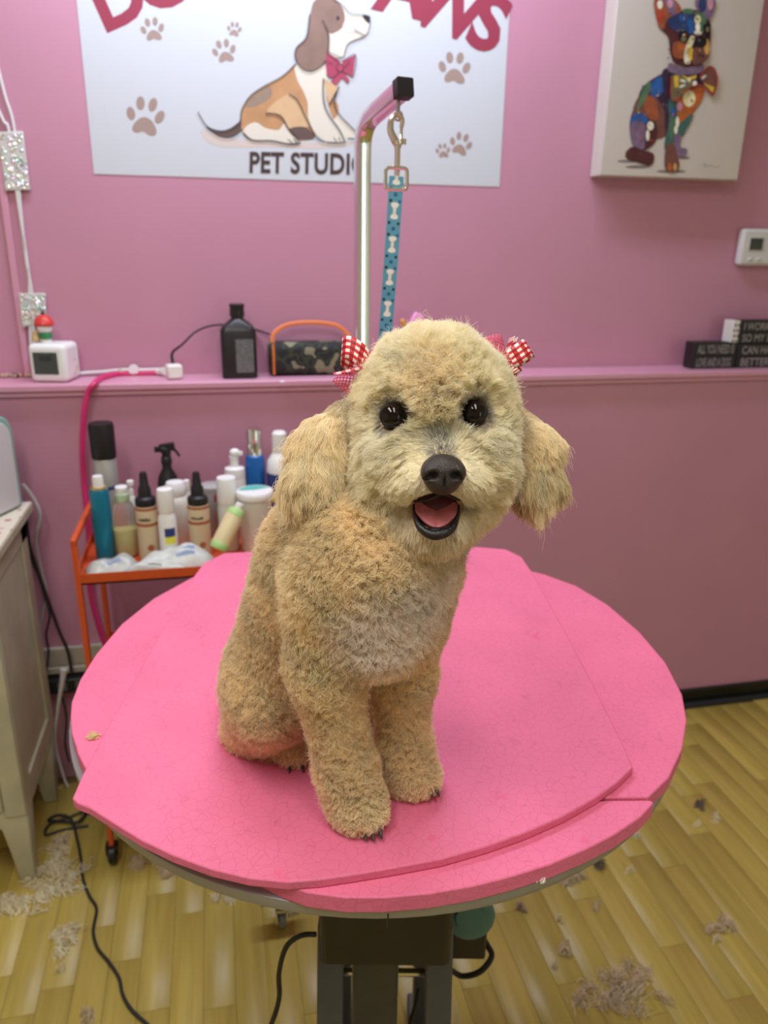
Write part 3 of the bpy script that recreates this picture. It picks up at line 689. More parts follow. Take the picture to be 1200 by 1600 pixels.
d_.poly([(610, 805), (710, 795), (765, 862), (660, 866)], DKB)
d_.poly([(320, 830), (345, 785), (400, 765), (460, 800), (540, 812), (578, 772), (612, 830), (676, 892), (600, 900), (500, 880), (380, 876)], CRM)
d_.poly([(880, -8), (940, 30), (990, 85), (1075, 95), (1110, 125), (1105, 185), (1080, 228), (980, 270), (955, 330), (930, 360), (850, 330), (820, 110)], CRM)
d_.poly([(780, -6), (890, -8), (940, 50), (956, 110), (940, 170), (900, 200), (858, 206), (815, 120), (770, 40)], BRN)
d_.poly([(770, 0), (738, 90), (716, 230), (652, 300), (648, 370), (690, 430), (750, 446), (812, 410), (840, 370), (856, 220), (815, 125), (840, 20)], BRN)
d_.ell(985, 165, 42, 45, BLUSH)
d_.poly([(842, 322), (925, 382), (935, 440), (872, 490), (842, 470), (834, 390)], ROSE, 1).poly([(938, 384), (1022, 340), (1005, 482), (940, 440)], ROSE, 1).poly([(912, 455), (868, 508), (900, 534), (938, 485), (976, 524), (985, 500), (950, 450)], ROSE, 1)
d_.ell(925, 424, 26, 28, INK).ell(925, 424, 20, 22, ROSE)
d_.ell(912, 112, 10, 12, INKB).poly([(1066, 92), (1112, 102), (1108, 140), (1084, 126)], INKB)
for pts, wd in (([(36, 700), (95, 790), (180, 818), (250, 800), (300, 760), (310, 690), (360, 605), (440, 545), (560, 480), (652, 396)], 6), ([(90, 795), (170, 852), (250, 857), (318, 810)], 6),
                ([(320, 830), (380, 876), (500, 880), (600, 900), (680, 892)], 8), ([(460, 712), (520, 712), (570, 745), (600, 800), (670, 880)], 8), ([(605, 585), (660, 630), (720, 750), (790, 870), (900, 893), (960, 888)], 7),
                ([(822, 490), (822, 620), (850, 710), (920, 810), (955, 885)], 7), ([(920, 540), (890, 640), (920, 715), (1000, 800), (1052, 862), (975, 866)], 7), ([(858, 655), (905, 570)], 9),
                ([(735, 90), (716, 230), (652, 300), (648, 370), (690, 430), (750, 446), (812, 410), (838, 375)], 6), ([(815, 125), (840, 175), (856, 225), (852, 330)], 6), ([(880, -8), (940, 30), (990, 85), (1070, 95), (1112, 125), (1105, 185), (1080, 222), (980, 270), (955, 330), (940, 360), (850, 322)], 4),
                ([(1014, 186), (1050, 205), (1080, 222)], 5), ([(842, 322), (925, 382), (1022, 340), (1005, 482), (938, 445), (872, 490), (840, 470)], 4), ([(600, 870), (625, 892)], 6), ([(635, 868), (655, 890)], 6), ([(885, 860), (905, 888)], 5), ([(915, 858), (930, 886)], 5), ([(880, 400), (845, 380)], 4), ([(950, 420), (990, 380)], 4)):
    d_.line(pts, wd, INKB)
d_.build('puppy_picture', bn)
# ------------------------------------------------------------------ canvas picture at the right
YC = YW-.065
cv = thing('canvas_picture', 'stretched canvas with a many coloured painted puppy in a bow tie, on the pink wall', 'picture', (onY(1040, 278, YC)[0], YC, onY(1040, 278, YC)[2]))
cxa, cxb, czb = onY(938, 276, YC)[0], onY(1153, 281, YC)[0], onY(1040, 278, YC)[2]
obj('canvas', G().bb((cxa, YC, czb), (cxb, YW-.001, czb+.62)), flatmat('canvas', (196, 188, 178), .8), cv, world=True, bev=.003)
cc = lambda x, y: (970+x/5.716, y/5.716)
C = {k: flatmat('paint '+k, v, .55, noise=.22, ns=45) for k, v in dict(maroon=(82, 42, 44), purple=(58, 40, 60), lilac=(120, 98, 122), blue=(42, 88, 150), deep=(44, 58, 96), green=(78, 112, 82), teal=(62, 96, 88), rust=(150, 82, 52), orange=(178, 96, 44), yellow=(212, 178, 60), white=(228, 226, 206), pink=(196, 142, 160), black=(30, 24, 28), brown=(112, 72, 62), gold=(196, 150, 84), shade=(120, 112, 110), red=(170, 62, 44), olive=(112, 104, 74), cream=(226, 216, 170)).items()}
p = Art(YC-.0002, cc)
for e in ((60, 1440, 90, 14), (150, 1490, 110, 14), (450, 1530, 130, 14), (560, 1410, 60, 9)): p.ell(*e, C['shade'])
p.poly([(260, 720), (400, 640), (480, 600), (700, 640), (740, 760), (720, 900), (640, 1020), (600, 1120), (540, 1230), (400, 1220), (330, 1240), (240, 1330), (120, 1320), (80, 1180), (90, 1040), (140, 920), (180, 800)], C['purple'])
p.poly([(110, 1000), (170, 850), (260, 840), (340, 900), (400, 1030), (400, 1200), (330, 1240), (280, 1160), (250, 1060)], C['brown'])
p.poly([(190, 900), (280, 860), (330, 960), (330, 1060), (260, 1060)], C['rust'])
p.poly([(255, 780), (310, 700), (400, 690), (390, 800), (320, 870), (270, 840)], C['blue'])
p.poly([(160, 900), (210, 770), (270, 730), (250, 820), (200, 920), (150, 990)], C['green'])
p.poly([(90, 1060), (130, 1005), (200, 1020), (250, 1090), (180, 1100), (100, 1100)], C['blue'])
p.poly([(90, 1110), (160, 1080), (230, 1130), (250, 1230), (200, 1330), (120, 1320), (85, 1220)], C['lilac'])
p.poly([(230, 1100), (300, 1080), (330, 1180), (300, 1280), (220, 1340), (215, 1280)], C['maroon'])
p.poly([(60, 1340), (110, 1310), (200, 1340), (290, 1370), (295, 1440), (260, 1480), (180, 1460), (60, 1420), (40, 1380)], C['maroon'])
p.poly([(370, 640), (450, 640), (440, 900), (430, 1200), (400, 1210), (390, 900)], C['purple'])
p.poly([(430, 880), (500, 900), (510, 1050), (470, 1290), (440, 1330), (390, 1330), (400, 1220), (430, 1100)], C['teal'])
p.poly([(440, 1050), (480, 1050), (480, 1160), (440, 1260)], C['green']).ell(470, 1000, 25, 40, C['blue'])
p.poly([(500, 900), (560, 820), (740, 780), (720, 900), (640, 1000), (560, 1100), (520, 1100)], C['orange'])
p.poly([(640, 1010), (630, 1080), (560, 1200), (510, 1240), (520, 1120)], C['teal'])
p.poly([(480, 1200), (540, 1220), (530, 1310), (590, 1330), (580, 1390), (530, 1400), (480, 1330)], C['lilac'])
p.poly([(410, 1300), (470, 1290), (520, 1440), (515, 1510), (460, 1540), (400, 1510), (390, 1420)], C['brown']).ell(435, 1490, 18, 38, C['orange']).ell(485, 1490, 16, 36, C['gold'])
p.ell(610, 880, 55, 75, C['cream']).ell(525, 950, 26, 42, C['pink']).ell(505, 1090, 16, 50, C['white']).ell(492, 1160, 16, 36, C['white']).ell(265, 1125, 30, 40, C['white']).ell(240, 1210, 16, 50, C['white'])
p.poly([(440, 560), (560, 610), (720, 560), (730, 640), (600, 670), (430, 640)], C['lilac'])
p.poly([(330, 220), (420, 120), (560, 90), (680, 90), (780, 150), (805, 260), (795, 430), (780, 520), (700, 580), (600, 600), (480, 560), (440, 460), (420, 320)], C['maroon'])
p.poly([(300, -10), (470, -10), (540, 100), (420, 180), (380, 260), (330, 210)], C['rust']).poly([(380, -10), (460, -10), (500, 80), (450, 140), (410, 60)], C['lilac']).ell(350, 40, 24, 40, C['white']).ell(350, 150, 28, 60, C['red']).ell(440, 30, 26, 40, C['pink'])
p.poly([(680, -10), (840, -10), (830, 100), (780, 180), (720, 110), (670, 60)], C['lilac']).ell(730, 40, 36, 70, C['deep']).ell(800, 30, 26, 60, C['pink'])
p.poly([(420, 170), (540, 110), (650, 120), (660, 250), (600, 330), (520, 300), (430, 230)], C['deep']).ell(560, 160, 40, 34, C['blue']).ell(620, 210, 34, 36, C['blue']).ell(630, 270, 24, 30, C['blue']).ell(600, 100, 50, 26, C['green'])
p.poly([(660, 110), (760, 150), (740, 280), (690, 290)], C['green']).ell(686, 175, 28, 40, C['cream']).ell(688, 240, 22, 36, C['white']).ell(690, 290, 36, 20, C['white'])
p.poly([(480, 380), (560, 370), (600, 420), (560, 520), (480, 510), (460, 440)], C['rust']).ell(540, 420, 34, 30, C['orange'])
p.poly([(620, 330), (660, 330), (640, 400), (600, 480), (620, 560), (570, 560), (570, 450)], C['cream']).ell(590, 520, 26, 40, C['white']).ell(625, 480, 26, 60, C['yellow'])
p.poly([(650, 440), (720, 420), (770, 450), (780, 520), (700, 580), (640, 560)], C['brown']).ell(770, 420, 24, 70, C['gold'])
p.ell(712, 375, 58, 52, C['black']).poly([(735, 230), (790, 200), (805, 260), (780, 340), (745, 290)], C['black']).ell(775, 262, 16, 24, C['olive']).ell(560, 325, 46, 54, C['black']).ell(562, 348, 26, 24, C['olive']).ell(562, 312, 8, 9, C['white']).ell(700, 360, 12, 8, C['shade'])
p.line([(690, 500), (720, 490), (745, 510)], 9, C['black'])
p.poly([(450, 680), (540, 665), (610, 700), (640, 760), (560, 830), (480, 900), (450, 860)], C['olive'], 2).poly([(700, 680), (790, 590), (850, 620), (860, 720), (820, 850), (760, 770)], C['brown'], 2)
p.poly([(475, 680), (515, 675), (515, 780), (480, 780)], C['yellow'], 1).poly([(540, 670), (600, 690), (680, 670), (670, 700), (600, 720)], C['yellow'], 1).poly([(740, 740), (835, 780), (820, 830)], C['yellow'], 1).ell(555, 722, 28, 12, C['white'], .3).ell(550, 768, 30, 11, C['white'], -.4).ell(742, 688, 26, 10, C['white'], -.7).ell(610, 712, 18, 22, C['cream']).ell(660, 745, 20, 24, C['white'])
p.line([(452, 680), (450, 860), (490, 900), (560, 830), (650, 770), (740, 770), (825, 850), (862, 690), (800, 590), (700, 690)], 12, C['red'])
prr = random.Random(9)
for i in range(130):
    x, y = prr.uniform(100, 720), prr.uniform(60, 1300)
    inside = (420 < x < 770 and 120 < y < 560) or (130 < x < 660 and 760 < y < 1050) or (110 < x < 300 and 1000 < y < 1300)
    if inside: p.ell(x, y, prr.uniform(7, 18), prr.uniform(4, 9), C[prr.choice(['rust', 'orange', 'lilac', 'brown', 'maroon', 'deep', 'teal', 'olive', 'gold'])], prr.uniform(0, 3))
p.line([(730, 1470), (760, 1465), (750, 1490), (800, 1480), (830, 1492), (880, 1488)], 5, C['shade'])
p.build('painted_puppy', cv)
# ------------------------------------------------------------------ thermostat
tx0, tx1 = onY(1151, 400, YW-.012)[0], onY(1151, 400, YW-.012)[0]+.13
tz0, tz1 = onY(1160, 415, YW-.012)[2], onY(1165, 357, YW-.012)[2]
th = thing('thermostat', 'white wall thermostat with small grey screen, right of the black word blocks', 'thermostat', ((tx0+tx1)/2, YW, tz0))
TW = mat('thermostat plastic', (.62, .62, .60), .4)
obj('body', G().bb((tx0, YW-.028, tz0), (tx1, YW-.0005, tz1)), TW, th, world=True, bev=.010, seg=4)
s0, s1 = onY(1173, 372, YW-.028), onY(1197, 391, YW-.028)
obj('screen_bezel', G().bb((s0[0]-.003, YW-.0295, s1[2]-.004), (s0[0]+.05, YW-.027, s0[2]+.003)), mat('bezel', (.50, .52, .50), .4), th, world=True, bev=.001)
obj('screen', G().bb((s0[0], YW-.030, s1[2]), (s0[0]+.042, YW-.0285, s0[2])), mat('lcd', (.055, .06, .045), .2), th, world=True)
for k in range(2):
    q = onY(1172+k*13, 405, YW-.028); obj('button', G().sphere(q, (.009, .003, .006), 14), TW, th, world=True)
# ------------------------------------------------------------------ things on the ledge
def tubeobj(name, pts, r, m, label, cat, n=10, group=None, smooth=8):
    pts = [Vector([float(x) for x in q]) for q in pts]; o = obj(name, G().tube(pts, r, n, smooth=smooth), m, loc=pts[0]); return tag(o, label, cat, group)
L = ZL
# cube alarm clock
cb = onZ(84, 597, L); ang = -.20; cs = .092
ck = thing('alarm_clock', 'white rounded cube clock with grey screen, at the left end of the pink ledge', 'clock', (cb[0]+.002, min(cb[1]+.045, YW-.058), L), rz=ang)
obj('case', G().box((0, 0, cs/2+.001), (cs, cs, cs)), WHITE, ck, bev=.013, seg=5)
obj('screen', G().box((-.004, -cs/2-.0003, cs/2+.001), (cs*.64, .0016, cs*.58)), mat('clock lcd', (.06, .065, .06), .25), ck, bev=.0006)
vs, fs = text_geo('10:25', .016, .0004, .9); g = G().add([(x-.004, -cs/2-.0014, cs/2+.008+y) for x, y in vs], fs); obj('digits', g, mat('lcd digits', (.012, .013, .012), .4), ck, smooth=0)
g = G()
for yy, zz, r in ((.010, .050, .004), (.020, .030, .006), (.012, .022, .005), (-.002, .018, .004)): g.sphere((cs/2+.0002, yy, zz), (.0012, r*.8, r), 10)
obj('printed_specks', g, mat('gold print', (.55, .40, .18), .5), ck)
# plain holiday ornament standing on the clock (figure itself left out)
ot = onZ(78, 540, L+cs+.001)
orn = thing('ornament', 'tiny red capped, white and green ornament standing on the white clock', 'ornament', (cb[0]-.012, min(cb[1]+.045, YW-.058), L+cs+.0013)); orn.scale = (1.35, 1.35, 1.35)
obj('stand', G().lathe([(.010, 0), (.010, .004), (.008, .006)], n=20), WHITE2, orn)
obj('green_band', G().lathe([(.009, .006), (.012, .009), (.012, .014), (.009, .017)], n=20), mat('green glaze', (.03, .22, .07), .4), orn)
obj('white_bulb', G().sphere((0, 0, .026), (.0135, .0135, .011), 20), WHITE, orn)
obj('red_cap', G().lathe([(.0165, .030), (.0175, .033), (.015, .041), (.009, .047), (.002, .050)], n=24), mat('red glaze', (.62, .05, .035), .35), orn)
obj('knob', G().sphere((0, 0, .052), .004, 12), mat('brown bead', (.08, .05, .04), .5), orn)
obj('gold_bead', G().sphere((-.017, -.004, .008), (.006, .005, .008), 12).sphere((-.016, -.004, .018), .0045, 12), mat('gold bead', (.65, .48, .20), .45), orn)
# bead garland at the far left
g = thing('bead_garland', 'string of small red and tan beads lying on the ledge left of the clock', 'garland', onZ(20, 592, L))
bm_ = [mat('red bead', (.40, .06, .07), .4), mat('tan bead', (.52, .36, .27), .5), mat('dark bead', (.06, .035, .03), .4)]
brn = random.Random(4)
for i in range(20):
    q = onZ(-8+i*2.9, 590+brn.uniform(-1.2, 1.2), L); obj('bead', G().sphere((q[0], q[1], L+.0055), .0048+brn.random()*.0009, 10), bm_[brn.choice((0, 0, 1, 1, 2))], g, world=True)
# white wires and sparkling sleeves on the wall
WIRE = mat('white cable', (.70, .69, .68), .4)
GLIT = mat('holographic sequins', (.75, .75, .72), .25, metal=.6); nt = GLIT.node_tree; bs = nt.nodes['Principled BSDF']
tcg = nt.nodes.new('ShaderNodeTexCoord'); vo = nt.nodes.new('ShaderNodeTexVoronoi'); vo.inputs['Scale'].default_value = 170; nt.links.new(tcg.outputs['Object'], vo.inputs['Vector'])
hs = nt.nodes.new('ShaderNodeHueSaturation'); hs.inputs['Saturation'].default_value = .45; hs.inputs['Value'].default_value = 1.1; nt.links.new(vo.outputs['Color'], hs.inputs['Color']); nt.links.new(hs.outputs[0], bs.inputs['Base Color'])
def wy(px, py, d=.008): return onY(px, py, YW-d)
wires = [([(-6, 95), (8, 150), (22, 200), (30, 300), (40, 400), (50, 460), (53, 540), (56, 585)]), ([(-8, 160), (6, 190), (14, 205), (26, 300), (44, 420), (46, 460), (48, 540), (52, 588)])]
for k, (pts) in enumerate(wires):
    tubeobj('white_cable', [wy(x, y) for x, y in pts], .0035, WIRE, ('white cable on the wall, the one that swings out further at the top left', 'white cable on the wall, the inner one running straighter through the sequin sleeves')[k], 'cable', 8)
sl = []
def sleeve(corners, label):
    q = [wy(x, y, .012) for x, y in corners]; b = [wy(x, y, .003) for x, y in corners]
    c = sum(q)/4; t = thing('sequin_sleeve', label, 'sleeve', c)
    nrm = (0, -1, 0)
    g = G().add([*b, *q], [(0, 1, 2, 3), (4, 7, 6, 5), (0, 4, 5, 1), (1, 5, 6, 2), (2, 6, 7, 3), (3, 7, 4, 0)])
    obj('wrap', g, mat('clear glitter vinyl', (.60, .58, .54), .35), t, world=True, bev=.002)
    rr = random.Random(len(corners)+int(corners[0][1])); g = G()
    for i in range(110):
        u, v = rr.uniform(.05, .95), rr.uniform(.04, .96); p_ = (q[0]*(1-u)+q[1]*u)*(1-v)+(q[3]*(1-u)+q[2]*u)*v
        g.lathe([(.0028, 0), (.0030, .0006), (.0012, .0014)], (p_[0], p_[1], p_[2]), 8, axis=(rr.uniform(-.5, .5), -1, rr.uniform(-.3, .8)))
    o = obj('sequins', g, GLIT, t, world=True, smooth=20, kind='stuff')
sleeve([(-4, 206), (36, 205), (48, 297), (8, 298)], 'large holographic sequin sleeve around the white cables at the left edge')
sleeve([(29, 458), (71, 458), (73, 505), (34, 512)], 'small holographic sequin sleeve around the white cables just above the clock')
# white raceway cable and pink extension cable on the ledge
def lz(px, py, h=.004):
    q = onZ(px, py, L)
    if q[1] > YW-.016: q = onY(px, py, YW-.012); q[2] = max(q[2], L+h); return q
    q[2] = L+h; return q
tubeobj('ledge_cable', [lz(104, 590), lz(130, 583), lz(160, 581), lz(190, 578), lz(225, 578), lz(258, 577)], .0042, WIRE, 'white cable lying along the pink ledge between clock and plug', 'cable', 8)
o = obj('cord_clip', G().lathe([(.004, 0), (.013, 0), (.013, .007), (.004, .007)], lz(209, 577, .015), 20, axis=(0, -1, 0)), WHITE, loc=lz(209, 577, .0)); tag(o, 'round clear white cable clip on the ledge behind the pink cable', 'clip')
o = obj('glass_gem', G().lathe([(.002, 0), (.009, .004), (.006, .010), (.002, .011)], lz(189, 582, 0), 9, axis=(0, -.2, 1)), mat('clear gem', (.95, .93, .8), .05, trans=.6), smooth=0, loc=lz(189, 582, 0)); tag(o, 'small clear glass gem on the ledge beside the white cable', 'gem')
PKC = mat('hot pink cable', (.62, .03, .16), .35)
e1 = lz(246, 586, .006)
ypk = LEDGE_F-.008
pkpts = [e1, lz(215, 586, .006), lz(185, 588, .006), lz(160, 594, .006), onY(148, 599, ypk), onY(137, 615, ypk-.004), onY(131, 650, ypk-.006), onY(129, 700, ypk-.006), onY(131, 750, ypk), onY(136, 800, 1.97), onY(140, 860, 1.97), onY(141, 920, 1.975), onY(152, 970, 1.975), onY(165, 1010, 1.975)]
tubeobj('pink_extension_cable', pkpts, .0072, PKC, 'hot pink extension cable draped off the ledge and down the lower wall', 'cable', 10)
pl = thing('mains_plug', 'white plug block on the ledge joining pink cable and thin black cable', 'plug', lz(270, 590, 0))
obj('body', G().box(lz(273, 592, .0195), (.038, .036, .036), .25), WHITE2, pl, world=True, bev=.006, seg=3)
obj('neck', G().tube([lz(246, 586, .008), lz(258, 588, .014)], [.007, .011], 10, smooth=0), WHITE2, pl, world=True)
bc = [lz(272, 588, .032), lz(272, 588, .060), onY(285, 538, 2.04), onY(305, 519, 2.05), onY(330, 509, 2.09), onY(362, 508, 2.113), onY(400, 515, 2.113), onY(425, 524, 2.09)]
tubeobj('thin_black_cable', bc, [.0045, .0035]+[.0026]*6, BLACKS, 'thin dark cable looping from the white plug behind the black bottle to the speaker', 'cable', 8)
# black bottle
bb_ = lz(375, 589, 0)
bt = thing('peroxide_bottle', 'black rectangular plastic bottle with grey label, beside the camouflage speaker', 'bottle', bb_)
BB = mat('black bottle plastic', (.016, .013, .014), .35)
def rbox(hx, hy, r, n=5):
    out = []
    for sx, sy, a0 in ((1, 1, 0), (-1, 1, 90), (-1, -1, 180), (1, -1, 270)):
        for i in range(n): a = math.radians(a0+90*i/(n-1)); out.append((sx*(hx-r)+r*math.cos(a), sy*(hy-r)+r*math.sin(a)))
    return out
def loft(g, secs, mi=0):
    n = len(secs[0][0]); vs = []; fs = []
    for poly, z in secs: vs += [(x, y, z) for x, y in poly]
    for k in range(len(secs)-1):
        for i in range(n): fs.append((k*n+i, k*n+(i+1) % n, (k+1)*n+(i+1) % n, (k+1)*n+i))
    fs.append(tuple(range(n))[::-1]); fs.append(tuple((len(secs)-1)*n+i for i in range(n))); return g.add(vs, fs, mi)
hw = .045
g = loft(G(), [(rbox(hw-.004, .029, .01), 0), (rbox(hw, .032, .012), .004), (rbox(hw, .032, .012), .118), (rbox(hw-.006, .028, .012), .130), (rbox(.020, .020, .0199), .146), (rbox(.016, .016, .0159), .150), (rbox(.016, .016, .0159), .158)])
b1 = obj('bottle_body', g, BB, bt)
obj('cap', G().lathe([(.019, .156), (.019, .158), (.018, .176), (.0195, .180), (.0195, .184), (.017, .186)], n=28), BB, bt)
obj('label', loft(G(), [([(x, y) for x, y in ((-.008, -.0327), (.036, -.0327), (.036, -.0318), (-.008, -.0318))], .016), ([(x, y) for x, y in ((-.008, -.0327), (.036, -.0327), (.036, -.0318), (-.008, -.0318))], .100)]), mat('grey label', (.13, .13, .13), .6, noise=.35, nscale=260), bt, smooth=0)
# camouflage speaker
sp0, sp1 = onZ(423, 590, L), onZ(560, 588, L)
sz = .088; syc = (sp0[1]+.05); sxc = (sp0[0]+sp1[0])/2; sl_ = sp1[0]-sp0[0]
sk = thing('portable_speaker', 'boxy camouflage fabric speaker with orange carrying strap on the ledge', 'speaker', (sxc, syc, L))
CAMO = mat('camouflage cloth', (.03, .03, .025), .75, bump=.3, bscale=700); nt = CAMO.node_tree
tcg = nt.nodes.new('ShaderNodeTexCoord'); nz = nt.nodes.new('ShaderNodeTexNoise'); nz.inputs['Scale'].default_value = 30; nz.inputs['Detail'].default_value = 1.2; nt.links.new(tcg.outputs['Object'], nz.inputs['Vector'])
cr = nt.nodes.new('ShaderNodeValToRGB'); cr.color_ramp.interpolation = 'CONSTANT'; e = cr.color_ramp.elements; e[0].color = (.016, .016, .018, 1); e[1].position = .45; e[1].color = (.035, .045, .025, 1)
x_ = e.new(.53); x_.color = (.012, .012, .014, 1); x_ = e.new(.60); x_.color = (.22, .21, .13, 1)
nt.links.new(nz.outputs[0], cr.inputs[0]); nt.links.new(cr.outputs[0], nt.nodes['Principled BSDF'].inputs['Base Color'])
prof = [(y, z) for y, z in rbox(.040, sz/2-.001, .022, 7)]
g = G(); n = len(prof)
secs = [(-sl_/2, .86), (-sl_/2+.006, 1), (sl_/2-.006, 1), (sl_/2, .86)]
vs = [(x, y*s_, (sz/2)+z*s_) for x, s_ in secs for y, z in prof]; fs = [(k*n+i, k*n+(i+1) % n, (k+1)*n+(i+1) % n, (k+1)*n+i) for k in range(3) for i in range(n)]+[tuple(range(n))[::-1], tuple(3*n+i for i in range(n))]
obj('speaker_body', g.add(vs, fs), CAMO, sk)
OST = mat('orange strap', (.65, .16, .04), .5)
obj('end_trim', G().tube([(-sl_/2+.010, -.0415, .006), (-sl_/2+.010, -.0425, sz*.5), (-sl_/2+.010, -.036, sz-.003)], .0035, 8), OST, sk)
obj('carrying_strap', G().tube([(-sl_/2+.010, -.02, sz-.006), (-sl_/2+.014, -.012, sz+.020), (-sl_*.28, 0, sz+.042), (0, 0, sz+.048), (sl_*.28, 0, sz+.040), (sl_/2-.020, -.008, sz+.016), (sl_/2-.012, -.02, sz-.006)], .006, 8, flat=(.45, 1)), OST, sk)
# small bright things peeping over the dog's head
for nm, cat, px, py, w_, h_, c_, lab, tilt in (('pink_clip', 'clip', 650, 503, .034, .046, (.85, .32, .62), 'bright pink plastic clip on the ledge just behind the dog head', .5), ('orange_clip', 'clip', 631, 508, .014, .036, (.65, .30, .06), 'small orange plastic clip on the ledge beside the bright pink clip', -.4), ('pink_comb', 'comb', 618, 521, .030, .020, (.85, .28, .52), 'low pink comb on the ledge beside the leash', .1), ('blue_clip', 'clip', 690, 510, .014, .030, (.08, .20, .45), 'tiny blue clip tip on the ledge over the top of the head', .2)):
    q = onY(px, py, 2.06); zz = q[2]-L
    t = thing(nm, lab, cat, (q[0], 2.06, L))
    obj('stem', G().tube([(0, .006, .0015), (0, .004, zz*.55), (0, 0, zz)], w_*.28, 10), mat(nm+' plastic', c_, .35), t)
    obj('tip', G().box((0, -.002, zz), (w_, .016, h_), R=Matrix.Rotation(tilt, 3, 'Y')), mat(nm+' tip plastic', c_, .35), t, bev=.006, seg=3)
obj_m = obj('white_peg', G().lathe([(.006, 0), (.006, .002), (.004, .004)], lz(441, 597, 0), 12), WHITE2, loc=lz(441, 597, 0)); tag(obj_m, 'tiny white peg lying at the ledge edge below the speaker', 'peg')
# word blocks
YBk = 2.035
WB = mat('black painted wood', (.014, .013, .014), .5); LET = flatmat('chalky lettering', (150, 144, 142), .7)
def board(name, x0, x1, z0, z1, lines, label, y0=YBk, face=None, side=None):
    t = thing(name, label, 'sign', ((x0+x1)/2, y0, z0)); obj('block', G().bb((x0, y0, z0), (x1, y0+.045, z1)), WB, t, world=True, bev=.0015)
    h = (z1-z0)/len(lines)
    g = G(); strips_ = G()
    for i, (tx, xs) in enumerate(lines):
        zc = z1-h*(i+.5); vs, fs = text_geo(tx, h*.92, h*.012, 1, 'LEFT'); wd = max(v[0] for v in vs); sc = xs/wd
        g.add([(x0+.013+v[0]*sc, y0-.0012, zc-h*.32+v[1]) for v in vs], fs)
        if i: strips_.bb((x0+.002, y0-.0008, zc+h*.49), (x1-.002, y0, zc+h*.51))
    obj('lettering', g, LET, t, world=True, smooth=0, kind='stuff')
    if len(lines) > 1: obj('groove', strips_, mat('groove black', (.004, .004, .004), .8), t, world=True, smooth=0)
    return t
a0, a1 = onY(1083, 570, YBk), onY(1147, 530, YBk); zt = onY(1110, 535, YBk)[2]
xw0 = onY(1073, 570, YBk)[0]; xw1 = onY(1148, 570, YBk)[0]
t = board('word_block', xw0+.016, xw1, L, zt, [('ALL YOU NEED IS', xw1-xw0-.04), ('LOVE AND A DOG', xw1-xw0-.045)], 'low black word block with two text lines, left end of the signs')
zt4 = onY(1150, 501, YBk)[2]; zm = (L+zt4)/2+.002
xq = xw1+.003
t = board('word_block', xq, xq+.16, L, zm, [('CAN HAVE A', .15), ('BETTER LIFE', .155)], 'lower black word block reading better life, below the top block')
t2 = board('word_block', xq-.006, xq+.16, zm+.001, zt4, [('I WORK HARD', .155), ('SO MY DOG', .14)], 'top black word block with white dotted end, stacked on the better life block')
g = G()
xs_ = xq-.006
obj('patterned_end', G().bb((xs_-.022, YBk, zm+.001), (xs_-.0002, YBk+.045, zt4)), mat('white dotted end', (.70, .68, .64), .6), t2, world=True, bev=.001)
g = G()
for i in range(4):
    for j in range(2): g.lathe([(.0034, 0), (.0034, .0006), (.001, .0008)], (xs_-.017+j*.011+(i % 2)*.003, YBk-.0002, zm+.008+i*(zt4-zm-.012)/3.6), 10, axis=(0, -1, 0))
obj('dots', g, WB, t2, world=True, smooth=0)
# ------------------------------------------------------------------ orange trolley with grooming bottles
CX0, CX1, CY0, CY1, TZ = -.325, .175, 1.62, 1.93, .757
ct = thing('utility_cart', 'orange painted metal utility cart against the pink wall, full of bottles', 'cart', ((CX0+CX1)/2, (CY0+CY1)/2, 0))
for xx in (CX0+.006, CX1-.006):
    for yy in (CY0+.006, CY1-.006):
        ztop = .852
        p_ = obj('post', G().bb((xx-.006, yy-.009, .055), (xx+.006, yy+.009, ztop)), ORANGE, ct, world=True, bev=.002)
        c = obj('caster', G().lathe([(.020, -.010), (.026, -.006), (.026, .006), (.020, .010)], (xx, yy, .0265), 20, axis=(1, 0, 0)).bb((xx-.014, yy-.012, .03), (xx+.014, yy+.012, .056)), BLACK, p_, world=True, smooth=40)
    obj('handle_rail', G().bb((xx-.006, CY0-.004, .844), (xx+.006, CY1+.004, .860)), ORANGE, ct, world=True, bev=.003)
for zt in (TZ, .43, .12):
    g = G().bb((CX0, CY0, zt-.004), (CX1, CY1, zt))
    g.bb((CX0, CY0, zt-.004), (CX1, CY0+.002, zt+.021)).bb((CX0, CY1-.002, zt-.004), (CX1, CY1, zt+.05)).bb((CX0, CY0, zt-.004), (CX0+.002, CY1, zt+.021)).bb((CX1-.002, CY0, zt-.004), (CX1, CY1, zt+.021))
    obj('tray', g, ORANGE, ct, world=True, smooth=0)
def spot(px, top, w_, Y):
    c = onY(px, top, Y); d = (c-CAM)@_fwd0; return (c[0], Y, TZ+.0006), w_*d/F_PX/2, c[2]-TZ
_fwd0 = RW[:, 2]
def bottle(name, label, px, top, w_, Y, parts, cat='bottle', rz=0):
    """parts: (name, material, [(radius share, height share)]) from the base up"""
    loc, r, h = spot(px, top, w_, Y); t = thing(name, label, cat, loc, rz=rz); first = None
    for nm, m, prof in parts:
        o = obj(nm, G().lathe([(max(a*r, .0004), b*h) for a, b in prof], n=24), m, t if nm not in ('label', 'band', 'stripe') else first, smooth=40)
        if first is None: first = o
    return t, r, h
CAPW = mat('white cap', (.82, .82, .80), .35); SIL = mat('silver can print', (.48, .47, .44), .35, metal=.5); NAVY = mat('navy print', (.03, .05, .20), .4); YEL = mat('yellow print', (.80, .75, .06), .5); AMB = mat('cream label', (.62, .50, .32), .5); RUST = mat('rust print', (.38, .10, .04), .5)
